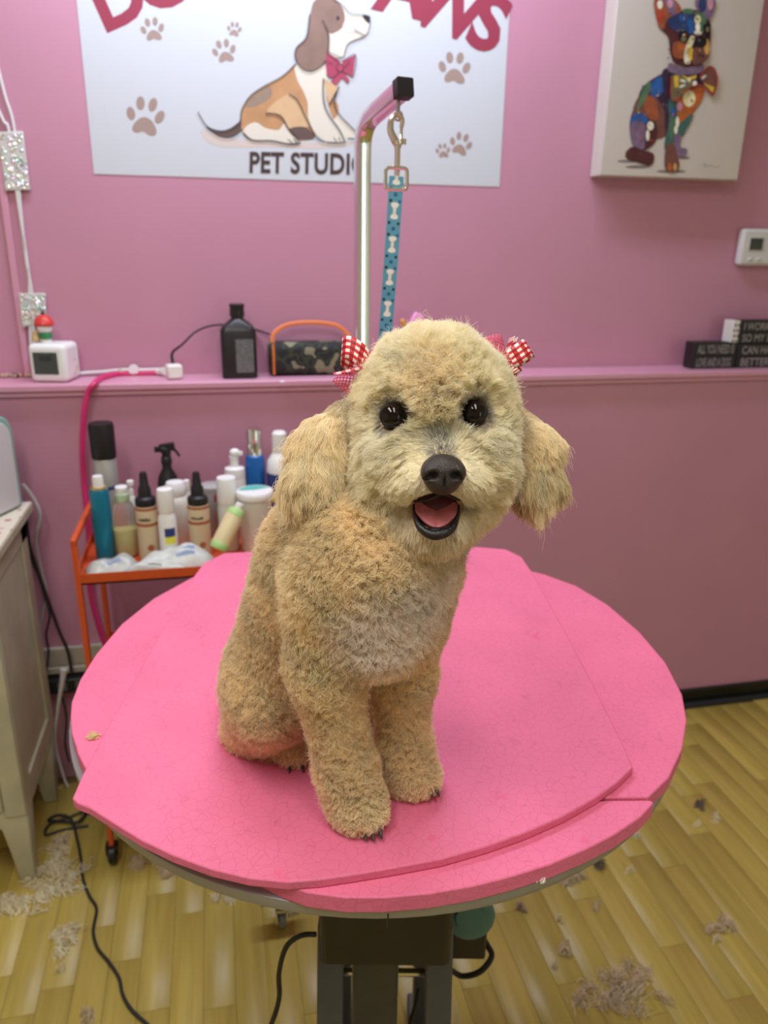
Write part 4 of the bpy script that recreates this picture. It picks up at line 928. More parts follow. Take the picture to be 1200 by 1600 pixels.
INKM = mat('black print', (.02, .018, .016), .5); BLUEC = mat('blue can', (.01, .20, .32), .25, metal=.3); BLUEB = mat('blue bottle', (.008, .12, .42), .3); CLEAR = mat('clear bottle plastic', (.9, .92, .88), .08, trans=.85, ior=1.2); OIL = mat('yellow liquid', (.62, .52, .12), .2); MILK = mat('milky plastic', (.66, .68, .62), .3); GRN = mat('pale green cap', (.52, .66, .42), .4); TEAL = mat('teal lid print', (.12, .48, .40), .4); OFFW = mat('off white plastic', (.64, .62, .54), .4)
cyl = lambda a, b, r=1.0: [(r*.94, a), (r, a+.012), (r, b-.012), (r*.94, b)]
bottle('spray_can', 'tall silver aerosol can with big black cap at the back left of the cart', 157, 661, 37, 1.88, [('can', SIL, cyl(0, .71)), ('label', NAVY, [(1.005, .46), (1.006, .47), (1.006, .48), (1.005, .49)]), ('cap', BLACK, [(1.0, .715), (1.04, .73), (1.06, .97), (.98, 1.0)])], 'can')
bottle('spray_can', 'short teal blue aerosol can with a white nozzle cap in the left front', 152, 744, 30, 1.76, [('can', BLUEC, [(.95, 0), (1, .02), (1, .80), (.9, .85)]), ('ring', mat('gold ring', (.6, .42, .15), .3, metal=.7), [(.82, .845), (.84, .86), (.80, .875)]), ('cap', CAPW, [(.56, .875), (.56, .96), (.5, 1.0)])], 'can')
bottle('oil_bottle', 'clear bottle half full of yellow liquid, white cap, next to the teal can', 189, 760, 37, 1.775, [('bottle_body', CLEAR, [(.9, 0), (1, .03), (1, .62), (.8, .74), (.46, .80)]), ('liquid', OIL, [(.85, .02), (.93, .04), (.93, .38), (.90, .39)]), ('collar', GRN, [(.56, .79), (.6, .80), (.58, .90), (.5, .91)]), ('cap', CAPW, [(.5, .905), (.54, .92), (.52, .99), (.46, 1.0)])])
bottle('pump_bottle', 'slim milky pump bottle half hidden behind the left cream bottle', 203, 751, 18, 1.845, [('bottle_body', MILK, [(.95, 0), (1, .03), (1, .66), (.5, .76)]), ('pump', CAPW, [(.45, .76), (.45, .86), (.3, .87), (.3, .93), (.6, .935), (.6, .99), (.5, 1.0)])])
def cream_bottle(px, label):
    t, r, h = bottle('conditioner_bottle', label, px, 738, 34, 1.745, [('bottle_body', AMB, [(.95, 0), (1, .02), (1, .60), (.96, .625)]), ('band', RUST, [(1.004, .585), (1.006, .59), (1.004, .615)]), ('stripe', RUST, [(1.003, .405), (1.005, .41), (1.005, .435), (1.003, .44)]), ('cap', BLACK, [(.92, .625), (.95, .64), (.95, .69), (.9, .71), (.62, .73), (.58, .82), (.44, .85), (.34, .98), (.28, 1.0)])], rz=-.12)
    o = obj('logo_dot', G().lathe([(.0012, 0), (.0075, .0), (.0075, .0006), (.0005, .0008)], (r*.35, -r*.94, h*.16), 16, axis=(.35, -.94, 0)), RUST, t)
    g = G(); sr = random.Random(px)
    for k in range(9):
        a0 = -.62+.13*k; a1 = a0+.07+.04*sr.random(); z0_, z1_ = h*.468, h*(.468+.022+.016*sr.random()); g.add([(r*1.012*math.sin(a), -r*1.012*math.cos(a), z) for a, z in ((a0, z0_), (a1, z0_), (a1+.02, z1_), (a0+.02, z1_))], [(0, 1, 2, 3)]); obj('lettering', g, INKM, t, smooth=0, kind='stuff')
cream_bottle(223, 'cream bottle with black twist nozzle left of the white bottle')
cream_bottle(306, 'cream bottle with black twist nozzle right of the white bottle')
# trigger sprayer
t, r, h = bottle('trigger_sprayer', 'black trigger spray bottle standing at the back of the cart', 258, 694, 33, 1.89, [('bottle_body', BLACK, [(.95, 0), (1, .03), (1, .58), (.85, .66), (.45, .74), (.42, .80)]), ('collar', BLACK, [(.5, .79), (.52, .80), (.48, .86), (.4, .87)])])
obj('nozzle_head', G().tube([(0, 0, h*.86), (0, 0, h*.93), (-.012, 0, h*.955)], [.010, .012, .009], 10).box((.004, 0, h*.965), (.036, .016, .018), R=Matrix.Rotation(-.12, 3, 'Y')).box((-.020, 0, h*.945), (.012, .012, .012)), BLACK, t, bev=.003)
obj('trigger', G().tube([(.010, 0, h*.955), (.022, 0, h*.93), (.032, 0, h*.865)], [.004, .0035, .003], 8), BLACK, t)
t, r, h = bottle('lotion_bottle', 'white flip top bottle with blue and yellow label in the front middle', 257, 763, 29, 1.725, [('bottle_body', CAPW, [(.92, 0), (1, .03), (.98, .58), (.8, .66), (.72, .68)]), ('cap', CAPW, [(.84, .68), (.88, .70), (.92, .92), (.84, .99), (.7, 1.0)])])
for nm, m, z0, z1 in (('blue_label', NAVY, .36, .48), ('yellow_label', YEL, .26, .36)):
    g = G(); a0 = [-.3+.12*i for i in range(11)]; k = len(a0)
    g.add([(r*1.01*math.sin(a), -r*1.01*math.cos(a), z*h) for z in (z0, z1) for a in a0], [(i, i+1, k+i+1, k+i) for i in range(k-1)]); obj(nm, g, m, t)
bottle('white_jug', 'broad white bottle with rounded cap behind the labelled white bottle', 273, 752, 44, 1.83, [('bottle_body', OFFW, [(.92, 0), (1, .03), (1, .66), (.8, .76), (.55, .80)]), ('cap', CAPW, [(.70, .79), (.74, .81), (.74, .92), (.6, .99), (.3, 1.0)])])
bottle('squeeze_bottle', 'narrow white bottle squeezed between the jug and the right cream bottle', 291, 750, 17, 1.86, [('bottle_body', OFFW, [(.92, 0), (1, .03), (1, .72), (.6, .80)]), ('cap', CAPW, [(.55, .80), (.6, .82), (.55, .99), (.4, 1.0)])])
t, r, h = bottle('grey_tub', 'grey tub with dark red mark behind the right cream bottle', 331, 757, 40, 1.885, [('tub', mat('grey tub plastic', (.30, .30, .29), .4), [(.9, 0), (1, .03), (1.02, .92), (.96, .96)]), ('rim', mat('grey rim', (.42, .42, .41), .3), [(1.02, .92), (1.06, .94), (1.04, .99), (.95, 1.0)])], 'tub')
g = G(); g.add([(r*1.03*math.sin(a), -r*1.03*math.cos(a), z*h) for z in (.72, .86) for a in [.1+.08*i for i in range(7)]], [(i, i+1, 8+i, 7+i) for i in range(6)]); obj('red_mark', g, mat('dull red print', (.35, .06, .06), .5), t)
bottle('jar_bottle', 'milky bottle with wide flat white cap in front of the foam pump', 353, 746, 31, 1.77, [('bottle_body', MILK, [(.92, 0), (1, .03), (1, .60), (.93, .66)]), ('cap', CAPW, [(.98, .66), (1.0, .68), (1.0, .97), (.92, 1.0)])])
t, r, h = bottle('foam_pump_bottle', 'tall white foam pump bottle standing left of the blue bottle', 365, 701, 33, 1.865, [('bottle_body', CAPW, [(.92, 0), (1, .03), (1, .62), (.94, .68)]), ('collar', CAPW, [(.96, .68), (.98, .70), (.94, .78), (.5, .80)]), ('pump_stem', CAPW, [(.40, .79), (.42, .90), (.5, .91)])])
obj('pump_head', G().sphere((.002, 0, h*.955), (.013, .011, .010), 16).box((.014, -.002, h*.945), (.014, .010, .008)), CAPW, t)
t, r, h = bottle('blue_bottle', 'bright blue bottle with a chrome cap at the back of the cart', 396, 669, 31, 1.885, [('bottle_body', BLUEB, [(.95, 0), (1, .02), (1, .66), (.92, .74), (.80, .75)]), ('cap', CHROME, [(.78, .75), (.80, .76), (.80, .98), (.72, 1.0)])])
obj('green_streak', G().add([(r*1.01*math.sin(a), -r*1.01*math.cos(a), z*h) for z, a in ((.1, .0), (.1, .35), (.4, .05), (.4, .2))], [(0, 1, 3, 2)]), mat('lime print', (.25, .5, .12), .5), t)
t, r, h = bottle('white_shampoo_bottle', 'white bottle with navy and yellow label, next to the dog ear', 436, 674, 42, 1.87, [('bottle_body', CAPW, [(.92, 0), (1, .03), (1.02, .62), (.95, .72), (.62, .78), (.5, .80)]), ('label', NAVY, [(1.01, .22), (1.03, .24), (1.035, .60), (1.02, .61)]), ('stripe', YEL, [(1.04, .34), (1.045, .35), (1.045, .43), (1.04, .44)]), ('cap', CAPW, [(.52, .80), (.56, .82), (.54, .98), (.4, 1.0)])])
t, r, h = bottle('balm_tub', 'low white tub with a green printed lid, front right of the cart', 398, 766, 56, 1.755, [('tub', OFFW, [(.82, 0), (.86, .04), (.92, .84), (.92, .88)]), ('lid', CAPW, [(1.0, .88), (1.03, .90), (1.03, .98), (.98, 1.0)])], 'tub')
obj('lid_print', G().add([(0, 0, h*1.002)]+[(r*.9*math.cos(a), r*.9*math.sin(a), h*1.002) for a in [.4+.25*i for i in range(12)]], [(0, i+1, i+2) for i in range(11)]), TEAL, t)
# leaning bottle in the front
p0, p1 = onY(341, 858, 1.665), onY(376, 786, 1.70); p0[2] = max(p0[2], TZ+.014)
ax = Vector(p1-p0); hl = ax.length; rl = 15*1.62/F_PX*1.05
lt = thing('leaning_bottle', 'pale yellow bottle with green ends leaning over at the front right of the cart', 'bottle', p0)
CRYEL = mat('pale yellow bottle', (.72, .60, .34), .45, noise=.08); LGRN = mat('light green plastic', (.42, .66, .24), .45)
for nm, m, pr in (('bottle_body', CRYEL, [(1, .13), (1, .16), (1, .72), (.97, .74)]), ('base', LGRN, [(.95, 0), (1.02, .02), (1.02, .14), (1, .15)]), ('shoulder', LGRN, [(1.0, .74), (1.01, .76), (.8, .86), (.42, .89)]), ('cap', CAPW, [(.42, .88), (.46, .89), (.44, .99), (.36, 1.0)])):
    obj(nm, G().lathe([(a*rl, b*hl) for a, b in pr], n=22, axis=ax), m, lt, smooth=40)
# soft wipe packs
WIPE = mat('glossy wipe pack film', (.56, .58, .54), .3, noise=.15, nscale=40, bump=.9, bscale=45); WIPE2 = mat('grey film', (.46, .48, .44), .3, noise=.2, nscale=50, bump=.9, bscale=45)
def pack(name, label, x0, x1, y0, y1, z0, h, m, rz, seed, marks):
    cx, cy = (x0+x1)/2, (y0+y1)/2; t = thing(name, label, 'packet', (cx, cy, z0), rz=rz); nx, ny = 22, 14; r = np.random.default_rng(seed)
    X, Y = np.meshgrid(np.linspace(-1, 1, nx), np.linspace(-1, 1, ny), indexing='ij'); lx, ly = (x1-x0)/2, (y1-y0)/2
    P2 = np.stack([X.ravel()*lx*30, Y.ravel()*ly*30, np.zeros(nx*ny)], 1)
    b = (1-np.abs(X)**3.2)*(1-np.abs(Y)**2.6); wr = snoise(P2, .35, seed).reshape(nx, ny)*.13+np.abs(snoise(P2, .8, seed+1)).reshape(nx, ny)*.11
    Z = h*np.clip(b*(.85+wr), 0, None)+.0015
    ex = 1+.02*snoise(P2, .5, seed+2).reshape(nx, ny)
    top = [(X[i, j]*lx*ex[i, j], Y[i, j]*ly*ex[i, j], Z[i, j]) for i in range(nx) for j in range(ny)]; bot = [(a, b_, .0005) for a, b_, _ in top]
    ix = lambda i, j: i*ny+j; fs = [(ix(i, j), ix(i+1, j), ix(i+1, j+1), ix(i, j+1)) for i in range(nx-1) for j in range(ny-1)]; N_ = nx*ny
    fs += [tuple(N_+k for k in f[::-1]) for f in fs]
    edge = [ix(i, 0) for i in range(nx)]+[ix(nx-1, j) for j in range(1, ny)]+[ix(i, ny-1) for i in range(nx-2, -1, -1)]+[ix(0, j) for j in range(ny-2, 0, -1)]
    fs += [(edge[k], N_+edge[k], N_+edge[(k+1) % len(edge)], edge[(k+1) % len(edge)]) for k in range(len(edge))]
    o = obj('film', G().add(top+bot, fs), m, t, smooth=50)
    for k, (u0, u1, v0, v1, mm) in enumerate(marks):
        g = G(); us = np.linspace(u0, u1, 8); vv = np.linspace(v0, v1, 3)
        from_ = lambda u, v: top[ix(int(round((u+1)/2*(nx-1))), int(round((v+1)/2*(ny-1))))]
        i0, i1 = int((u0+1)/2*(nx-1)), int((u1+1)/2*(nx-1)); j0, j1 = int((v0+1)/2*(ny-1)), int((v1+1)/2*(ny-1)); j1 = max(j1, j0+1)
        vs = [(top[ix(i, j)][0], top[ix(i, j)][1], top[ix(i, j)][2]+.0006) for i in range(i0, i1+1) for j in range(j0, j1+1)]; q = j1-j0+1
        g.add(vs, [(a*q+b_, (a+1)*q+b_, (a+1)*q+b_+1, a*q+b_+1) for a in range(i1-i0) for b_ in range(q-1)]); obj('printed_mark', g, mm, o)
    return t
PBL = mat('pale blue print', (.22, .30, .48), .4)
pack('wipe_packet', 'crumpled grey white wipe packet at the left end of the cart front', -.314, -.195, 1.63, 1.715, TZ+.001, .040, WIPE2, .15, 3, [(-.1, .4, -.5, -.42, PBL)])
pack('wipe_packet', 'long white wipe packet with blue print lying along the cart front', -.21, -.03, 1.648, 1.715, TZ+.001, .045, WIPE, .10, 8, [(.1, .6, -.45, -.40, PBL), (.2, .6, .0, .05, PBL)])
pack('wipe_packet', 'small flat white packet with dark stripe in front of the long packet', -.24, -.085, 1.6265, 1.6455, TZ+.001, .026, WIPE, .02, 12, [(-.1, .25, -.2, .3, mat('grey stripe', (.10, .10, .10), .5)), (-.8, -.6, -.2, .1, PBL)])
# dark things on the middle shelf
q = (-.17, 1.70, .4306); t = thing('clipper_case', 'dark clipper case on the middle shelf of the orange cart', 'case', q)
obj('case', G().box((0, 0, .04), (.15, .10, .08)), BLACKS, t, bev=.008, seg=3); obj('lid', G().box((0, 0, .090), (.154, .104, .018)), mat('dark grey lid', (.06, .065, .07), .4), t, bev=.006, seg=3)
# ------------------------------------------------------------------ white cabinet at the left, with its machine
CZ = .85
cbn = thing('cabinet', 'old cream painted wooden cabinet with tapered legs at the left edge', 'cabinet', (-.70, 1.78, 0))
CRM_ = mat('old cream paint', (.46, .44, .31), .5, noise=.10, nscale=14)
xL, xR, yF, yBk_ = -.93, -.489, 1.592, 1.93
obj('carcass', G().bb((xL, yF+.006, .20), (xR-.012, yBk_, CZ-.025)), CRM_, cbn, world=True, bev=.003)
sd = obj('side_panel', G().bb((xR-.012, yF+.006, .20), (xR-.002, yBk_, CZ-.025)), CRM_, cbn, world=True)
for a, b in (((xR-.012, yF+.006, CZ-.09), (xR+.004, yBk_, CZ-.025)), ((xR-.012, yF+.05, .20), (xR+.004, yBk_-.05, .27)), ((xR-.012, yF+.006, .20), (xR+.004, yF+.055, CZ-.025)), ((xR-.012, yBk_-.055, .20), (xR+.004, yBk_, CZ-.025))):
    obj('side_rail', G().bb(a, b), CRM_, sd, world=True, bev=.003)
top_ = obj('top_board', G().bb((xL-.02, yF-.035, CZ-.025), (xR+.026, yBk_+.01, CZ-.001)), CRM_, cbn, world=True, bev=.004)
dr = obj('door', G().bb((xL+.01, yF-.010, .22), (xR-.045, yF+.006, CZ-.04)), CRM_, cbn, world=True, bev=.003); obj('door_panel', G().bb((xL+.06, yF-.016, .27), (xR-.09, yF-.009, CZ-.09)), CRM_, dr, world=True, bev=.006)
obj('handle', G().sphere((xR-.07, yF-.022, .56), .012, 14), STEEL, dr, world=True)
obj('front_stile', G().bb((xR-.045, yF-.006, .20), (xR+.003, yF+.006, CZ-.025)), CRM_, cbn, world=True, bev=.003)
obj('apron', G().bb((xL, yF, .165), (xR-.03, yF+.012, .21)), CRM_, cbn, world=True, bev=.003)
for xx, s in ((xR-.024, -1), (xL+.03, 1)):
    for yy in (yF+.028, yBk_-.03):
        vs = []
        for z, h_, dx in ((.0005, .017, 0), (.10, .024, 0), (.22, .034, 0)):
            for sx, sy in ((-1, -1), (1, -1), (1, 1), (-1, 1)): vs.append((xx+sx*h_+(s*(h_-.017)*.4), yy+sy*h_*.95, z))
        g = G().add(vs, [(3, 2, 1, 0), (8, 9, 10, 11)]+[(k*4+i, k*4+(i+1) % 4, k*4+4+(i+1) % 4, k*4+4+i) for k in range(2) for i in range(4)]); obj('leg', g, CRM_, cbn, world=True, smooth=0, bev=.003)
LIN = mat('flowered shelf paper', (.66, .60, .48), .55); nt = LIN.node_tree; tcg = nt.nodes.new('ShaderNodeTexCoord'); vo = nt.nodes.new('ShaderNodeTexVoronoi'); vo.inputs['Scale'].default_value = 26; nt.links.new(tcg.outputs['Object'], vo.inputs['Vector'])
cr = nt.nodes.new('ShaderNodeValToRGB'); e = cr.color_ramp.elements; e[0].position = .16; e[0].color = (.42, .14, .09, 1); e[1].position = .24; e[1].color = (.66, .60, .48, 1); nt.links.new(vo.outputs['Distance'], cr.inputs[0]); nt.links.new(cr.outputs[0], nt.nodes['Principled BSDF'].inputs['Base Color'])
o = obj('shelf_liner', G().bb((xL-.015, yF-.03, CZ-.001), (xR+.024, yBk_+.005, CZ)), LIN, loc=((xL+xR)/2, 1.76, CZ-.001), smooth=0); tag(o, 'cream shelf paper with red flowers on top of the old cabinet', 'liner')
ra_, fa_ = onZ(37.5, 790, CZ), onZ(0, 808, CZ); dvec = Vector(fa_-ra_); dvec.z = 0; ang = math.atan2(dvec.y, dvec.x)
hM = onY(24, 645, ra_[1])[2]-CZ
mc = thing('dryer_machine', 'white grooming machine with mint green edges standing on the cream cabinet', 'machine', (ra_[0], ra_[1], CZ+.001), rz=ang)
MINT = mat('mint green plastic', (.24, .42, .36), .35); MWH = mat('cool white plastic', (.60, .58, .58), .3)
def sideprof(L_, H_, r, n=7):
    out = []
    for cx, cz, a0 in ((L_-r, H_-r, 0), (r, H_-r, 90), (.012, .012, 180), (L_-.012, .012, 270)):
        rr = r if a0 in (0, 90) else .012
        for i in range(n): a = math.radians(a0+90*i/(n-1)); out.append((cx+rr*math.cos(a), cz+rr*math.sin(a)))
    return out
def xprof(y0, y1, prof):
    n = len(prof); return G().add([(x, y0, z) for x, z in prof]+[(x, y1, z) for x, z in prof], [tuple(range(n)), tuple(range(n, 2*n))[::-1]]+[(i, n+i, n+(i+1) % n, (i+1) % n) for i in range(n)])
pr = sideprof(.26, hM, .045)
obj('shell', xprof(.0, -.30, pr), MINT, mc, bev=.006, seg=3)
pr2 = [(.014+(x/.26)*.216, .006+(z/hM)*(hM-.020)) for x, z in pr]
obj('side_cover', xprof(.004, -.02, pr2), MWH, mc, bev=.003)
obj('vent_grille', G().bb((.262, -.22, hM*.3), (.258, -.08, hM*.7)), GREYM, mc, smooth=0)
# ------------------------------------------------------------------ cords and power strip behind the cabinet
q0 = onY(80, 1062, 1.985); q1 = onY(130, 1058, 1.985)
zr = onY(105, 1012, 1.985)[2]
wc = thing('wall_channel', 'dirty white wiring channel running low along the pink wall behind the cart', 'channel', (-.2, 2, zr-.03))
DW = mat('dirty white trim', (.42, .38, .30), .5, noise=.12)
obj('channel', G().bb((-.60, 1.985, zr-.055), (.25, 1.9995, zr)), DW, wc, world=True, bev=.004); obj('lower_lip', G().bb((-.60, 1.978, zr-.075), (.25, 1.9995, zr-.056)), DW, wc, world=True, bev=.003)
ps = onY(92, 1064, 1.97)
st = thing('power_strip', 'black power strip hanging under the white wiring channel with a white plug', 'power strip', ps)
obj('strip_body', G().bb((ps[0]-.06, 1.95, ps[2]-.03), (ps[0]+.09, 1.984, ps[2]+.012)), BLACK, st, world=True, bev=.004)
for k in range(3): obj('socket', G().bb((ps[0]-.045+k*.045, 1.948, ps[2]-.02), (ps[0]-.022+k*.045, 1.951, ps[2]+.004)), GREYM, st, world=True, bev=.001)
GW = mat('grey white cable', (.40, .38, .37), .45)
tubeobj('grey_cable', [onY(36, 757, 1.93), onY(52, 778, 1.94), onY(63, 806, 1.94), onY(56, 845, 1.945), onY(64, 890, 1.96), onY(72, 925, 1.97), onY(66, 960, 1.97), onY(62, 1000, 1.96), onY(66, 1040, 1.96), onY(64, 1075, 1.955)], .0042, GW, 'grey white cable hanging from the machine down beside the cabinet', 'cable', 8)
tubeobj('white_cable_loop', [onY(100, 1046, 1.943), onY(97, 1066, 1.942), onY(90, 1110, 1.945), onY(86, 1160, 1.945), onY(100, 1215, 1.945), onY(108, 1236, 1.945), onY(98, 1254, 1.945), onY(88, 1248, 1.945), onY(84, 1222, 1.945), onY(88, 1180, 1.945)], [.010, .0065, .004, .0035, .0035, .0035, .0035, .0035, .0035, .0035], WIRE, 'white cable with plug looping down from the power strip towards the floor', 'cable', 8)
for k, (pts, lab) in enumerate((([(40, 800), (46, 850), (60, 895), (76, 940), (92, 985), (106, 1018), (112, 1050)], 'thick black cable slanting from the machine down to the power strip'), ([(36, 812), (48, 870), (62, 905), (70, 932), (78, 960), (72, 990), (76, 1020), (70, 1060)], 'thin black cable beside the grey cable behind the cabinet'), ([(70, 1085), (74, 1120), (80, 1150), (84, 1200), (82, 1235)], 'black cable hanging below the left end of the power strip'), ([(96, 1085), (104, 1120), (102, 1160), (108, 1190)], 'short black cable hanging below the right end of the power strip'))):
    tubeobj('black_cable', [onY(x, y, 1.955-.002*k) for x, y in pts], (.0042, .003, .003, .003)[k], BLACKS, lab, 'cable', 8)
bx = onZ(118, 1262, 0)
t = thing('black_box', 'dark box on the floor under the table edge beside the white cable', 'box', (-.375, 1.86, 0))
obj('body', G().box((0, 0, .066), (.075, .10, .13)), BLACKS, t, bev=.006); obj('lid', G().box((0, 0, .137), (.080, .105, .012)), BLACK, t, bev=.004)
# ------------------------------------------------------------------ floor cables and clipped hair
def fz(px, py, h=.0035): q = onZ(px, py, 0); q[2] = h; return q
tubeobj('floor_cable', [fz(138, 1292), fz(100, 1298), fz(72, 1306), fz(78, 1290), fz(110, 1278), fz(135, 1270, .006), fz(122, 1290, .012), fz(95, 1288, .010), fz(76, 1284, .006), fz(92, 1276, .006), fz(112, 1286, .012), fz(120, 1310, .004), fz(126, 1340), fz(130, 1375), fz(140, 1402), fz(151, 1422), fz(146, 1455), fz(152, 1482), fz(170, 1505), fz(186, 1530), fz(192, 1556), fz(206, 1580), fz(232, 1604)], .0036, BLACKS, 'black cable tangled by the cabinet leg then running across the floor to the front', 'cable', 8)
tubeobj('table_cable', [onY(494, 1460, .74), onY(470, 1462, .74), onY(447, 1480, .745), onY(436, 1520, .75), onY(436, 1560, .75), onY(424, 1600, .75), onY(405, 1640, .77), onZ(395, 1720, .0035), onZ(330, 1760, .0035)], .0034, BLACKS, 'black cable looping out of the left side of the lifting column', 'cable', 8)
cxy = ((x0+x1)/2)
tubeobj('pedal_cable', [Q(700, 1512, 1.2), Q(722, 1525, 1.2), Q(750, 1518, 1.18), Q(768, 1495, 1.18), Q(762, 1478, 1.19), Q(752, 1462, 1.2)], .0045, BLACKS, 'black cable coiled under the motor box right of the column', 'cable', 8)
tubeobj('short_cable', [Q(655, 1545, 1.16), Q(650, 1570, 1.16), Q(640, 1610, 1.2), onZ(636, 1700, .0035), onZ(600, 1760, .0035)], .0034, BLACKS, 'short black cable hanging between the column and the right leg', 'cable', 8)
# caster at the left under the table
cq = onZ(440, 1445, 0)
t = thing('swivel_caster', 'small chrome swivel caster with dark wheel under the left of the table', 'caster', (cq[0], cq[1], 0))
obj('wheel', G().lathe([(.018, -.009), (.024, -.006), (.024, .006), (.018, .009)], (0, 0, .0245), 20, axis=(1, .2, 0)), mat('grey wheel', (.20, .20, .20), .5), t)
obj('fork', G().bb((-.013, -.02, .024), (-.010, .02, .058)).bb((.010, -.02, .024), (.013, .02, .058)).bb((-.013, -.02, .055), (.013, .02, .060)), CHROME, t); obj('stem', G().lathe([(.008, .06), (.008, .075), (.014, .076), (.014, .080)], n=14), STEEL, t)
obj('bracket', G().bb((-.045, -.02, .080), (.045, .02, .105)), BLACKS, t, bev=.003)
TUFT = mat('clipped hair', (.48, .42, .34), .7, spec=.15)
def tuft(px, py, wpx, hpx, n, label, col=(.50, .44, .36), z=0.0, name='hair_tuft', pile=.022, cat='hair', c=None, rot=0):
    r = np.random.default_rng(int(px*7+py)); c = onZ(px, py, z) if c is None else np.array(c); d = (c-CAM)@RW[:, 2]; sx = wpx*d/F_PX/2; ddy = abs(onZ(px, py+hpx/2, z)[1]-onZ(px, py-hpx/2, z)[1])/2 if z == 0 else sx
    K = 6; n = int(n*.6); nl = max(3, n//16); lc = r.normal(size=(nl, 2))*.5; la = r.uniform(0, 6.28, nl); li = r.integers(0, nl, n)
    base = np.stack([lc[li, 0]*sx+r.normal(size=n)*sx*.12, lc[li, 1]*ddy+r.normal(size=n)*ddy*.12], 1)
    if rot: base = base@np.array(((math.cos(rot), math.sin(rot)), (-math.sin(rot), math.cos(rot))))
    L = r.uniform(.010, .024, n)*min(1.3, max(.5, sx/.02)); a = la[li]+r.normal(size=n)*.35; tt = np.linspace(-.5, .5, K)
    cv = r.normal(size=n)*1.0+np.where(li % 2 == 0, 1.4, -1.4); ang_ = a[:, None]+cv[:, None]*tt
    pts = np.zeros((n, K, 3)); st = (L/(K-1))[:, None]
    pts[:, :, 0] = base[:, :1]+np.cumsum(np.cos(ang_)*st, 1)-L[:, None]/2*np.cos(a)[:, None]; pts[:, :, 1] = base[:, 1:]+np.cumsum(np.sin(ang_)*st, 1)-L[:, None]/2*np.sin(a)[:, None]
    hz = r.uniform(.0, 1, n)**1.5*pile; pts[:, :, 2] = .0008+hz[:, None]*(.6+.4*np.cos(tt*5)[None, :])
    cu = bpy.data.hair_curves.new(name); cu.add_curves([K]*n); cu.position_data.foreach_set('vector', pts.astype(np.float32).ravel())
    at = cu.attributes.get('radius') or cu.attributes.new('radius', 'FLOAT', 'POINT'); at.data.foreach_set('value', np.full(n*K, .0008, np.float32))
    k = r.uniform(.75, 1.25, n); colr = np.ones((n, K, 4)); colr[:, :, :3] = np.clip((np.array(col)*k[:, None])[:, None, :], 0, .95)
    ca = cu.attributes.new('coat_colour', 'FLOAT_COLOR', 'POINT'); ca.data.foreach_set('color', colr.astype(np.float32).ravel())
    cu.materials.append(FUR); o = bpy.data.objects.new(name, cu); COL.objects.link(o); o.location = c; return tag(o, label, cat)
GRY = (.74, .64, .46); PALE = (.90, .82, .62)
for a in ((962, 1545, 105, 80, 900, 'largest clump of clipped grey beige hair at the bottom right of the floor', GRY), (897, 1374, 50, 32, 300, 'long grey tuft of clipped hair just off the right front of the table', GRY), (943, 1353, 40, 12, 120, 'thin dark wisp of hair right of the long grey tuft', (.25, .2, .15)), (980, 1364, 18, 10, 60, 'tiny pale tuft of hair right of the thin dark wisp', PALE), (1091, 1260, 20, 14, 130, 'small dark knot of hair on the floor at the right, farthest back', (.28, .22, .17)), (1118, 1278, 18, 8, 60, 'small pale wisp beside the dark knot of hair', PALE), (1088, 1293, 12, 14, 50, 'narrow pale wisp in front of the dark knot of hair', PALE),
          (1128, 1450, 40, 20, 160, 'light brown wisp of hair on the floor at the right edge', GRY), (1120, 1470, 16, 10, 50, 'tiny white tuft just in front of the light brown wisp', PALE), (885, 1487, 28, 18, 140, 'small loose tuft of hair left of and behind the largest clump', GRY), (862, 1513, 14, 8, 50, 'tiny wisp of hair left of the largest clump', GRY), (815, 1418, 20, 16, 100, 'small pinkish grey tuft below the right side of the table', (.62, .52, .42)), (930, 1418, 16, 16, 60, 'tiny dark wisp in front of the long grey tuft', GRY), (978, 1308, 26, 14, 70, 'pale wisp beside the right table rim', PALE), (876, 1440, 8, 12, 40, 'tiny speck of hair between table and largest clump', PALE),
          (92, 1365, 80, 60, 700, 'wide thin drift of clipped hair between cabinet leg and black cable', PALE), (40, 1410, 100, 40, 500, 'flat drift of hair in front of the cabinet leg at the left edge', PALE), (96, 1470, 46, 50, 320, 'pale tuft of hair left of the black floor cable', PALE), (96, 1518, 14, 8, 40, 'tiny pale bit of hair in front of the pale tuft', PALE), (88, 1325, 40, 30, 220, 'drift of grey hair under the cable tangle', GRY), (215, 1350, 50, 16, 260, 'grey hair swept against the cart caster under the table', GRY), (272, 1362, 60, 14, 200, 'thin line of grey hair under the front left table rim', GRY), (370, 1400, 44, 16, 220, 'pale tuft of hair under the front left of the table rim', PALE), (138, 1588, 26, 18, 120, 'small grey tuft at the bottom left edge of the floor', GRY), (460, 1425, 26, 12, 100, 'small tuft of hair near the chrome caster', GRY)):
    tuft(*a[:6], col=a[6])
# bits of hair on the table rim and the mat
for px, py, lab in ((836, 1366, 'white hair wisp caught under the front right mat edge'), (940, 1308, 'small white hair wisp caught under the mat edge near the split')):
    q = onZ(px, py, T-.026); v = q[:2]-PC; q[:2] = PC+v/np.linalg.norm(v)*(PR-.004); q[2] = ZP+.0003; tuft(px, py, 26, 8, 90, lab, (.80, .78, .70), .5, pile=.004, c=q)
q = onZ(148, 1152, T-H1); tuft(148, 1152, 13, 16, 120, 'small beige bit of hair lying on the pink mat at the left', (.78, .62, .34), .5, pile=.004, c=(q[0], q[1], T-H1+.0005))
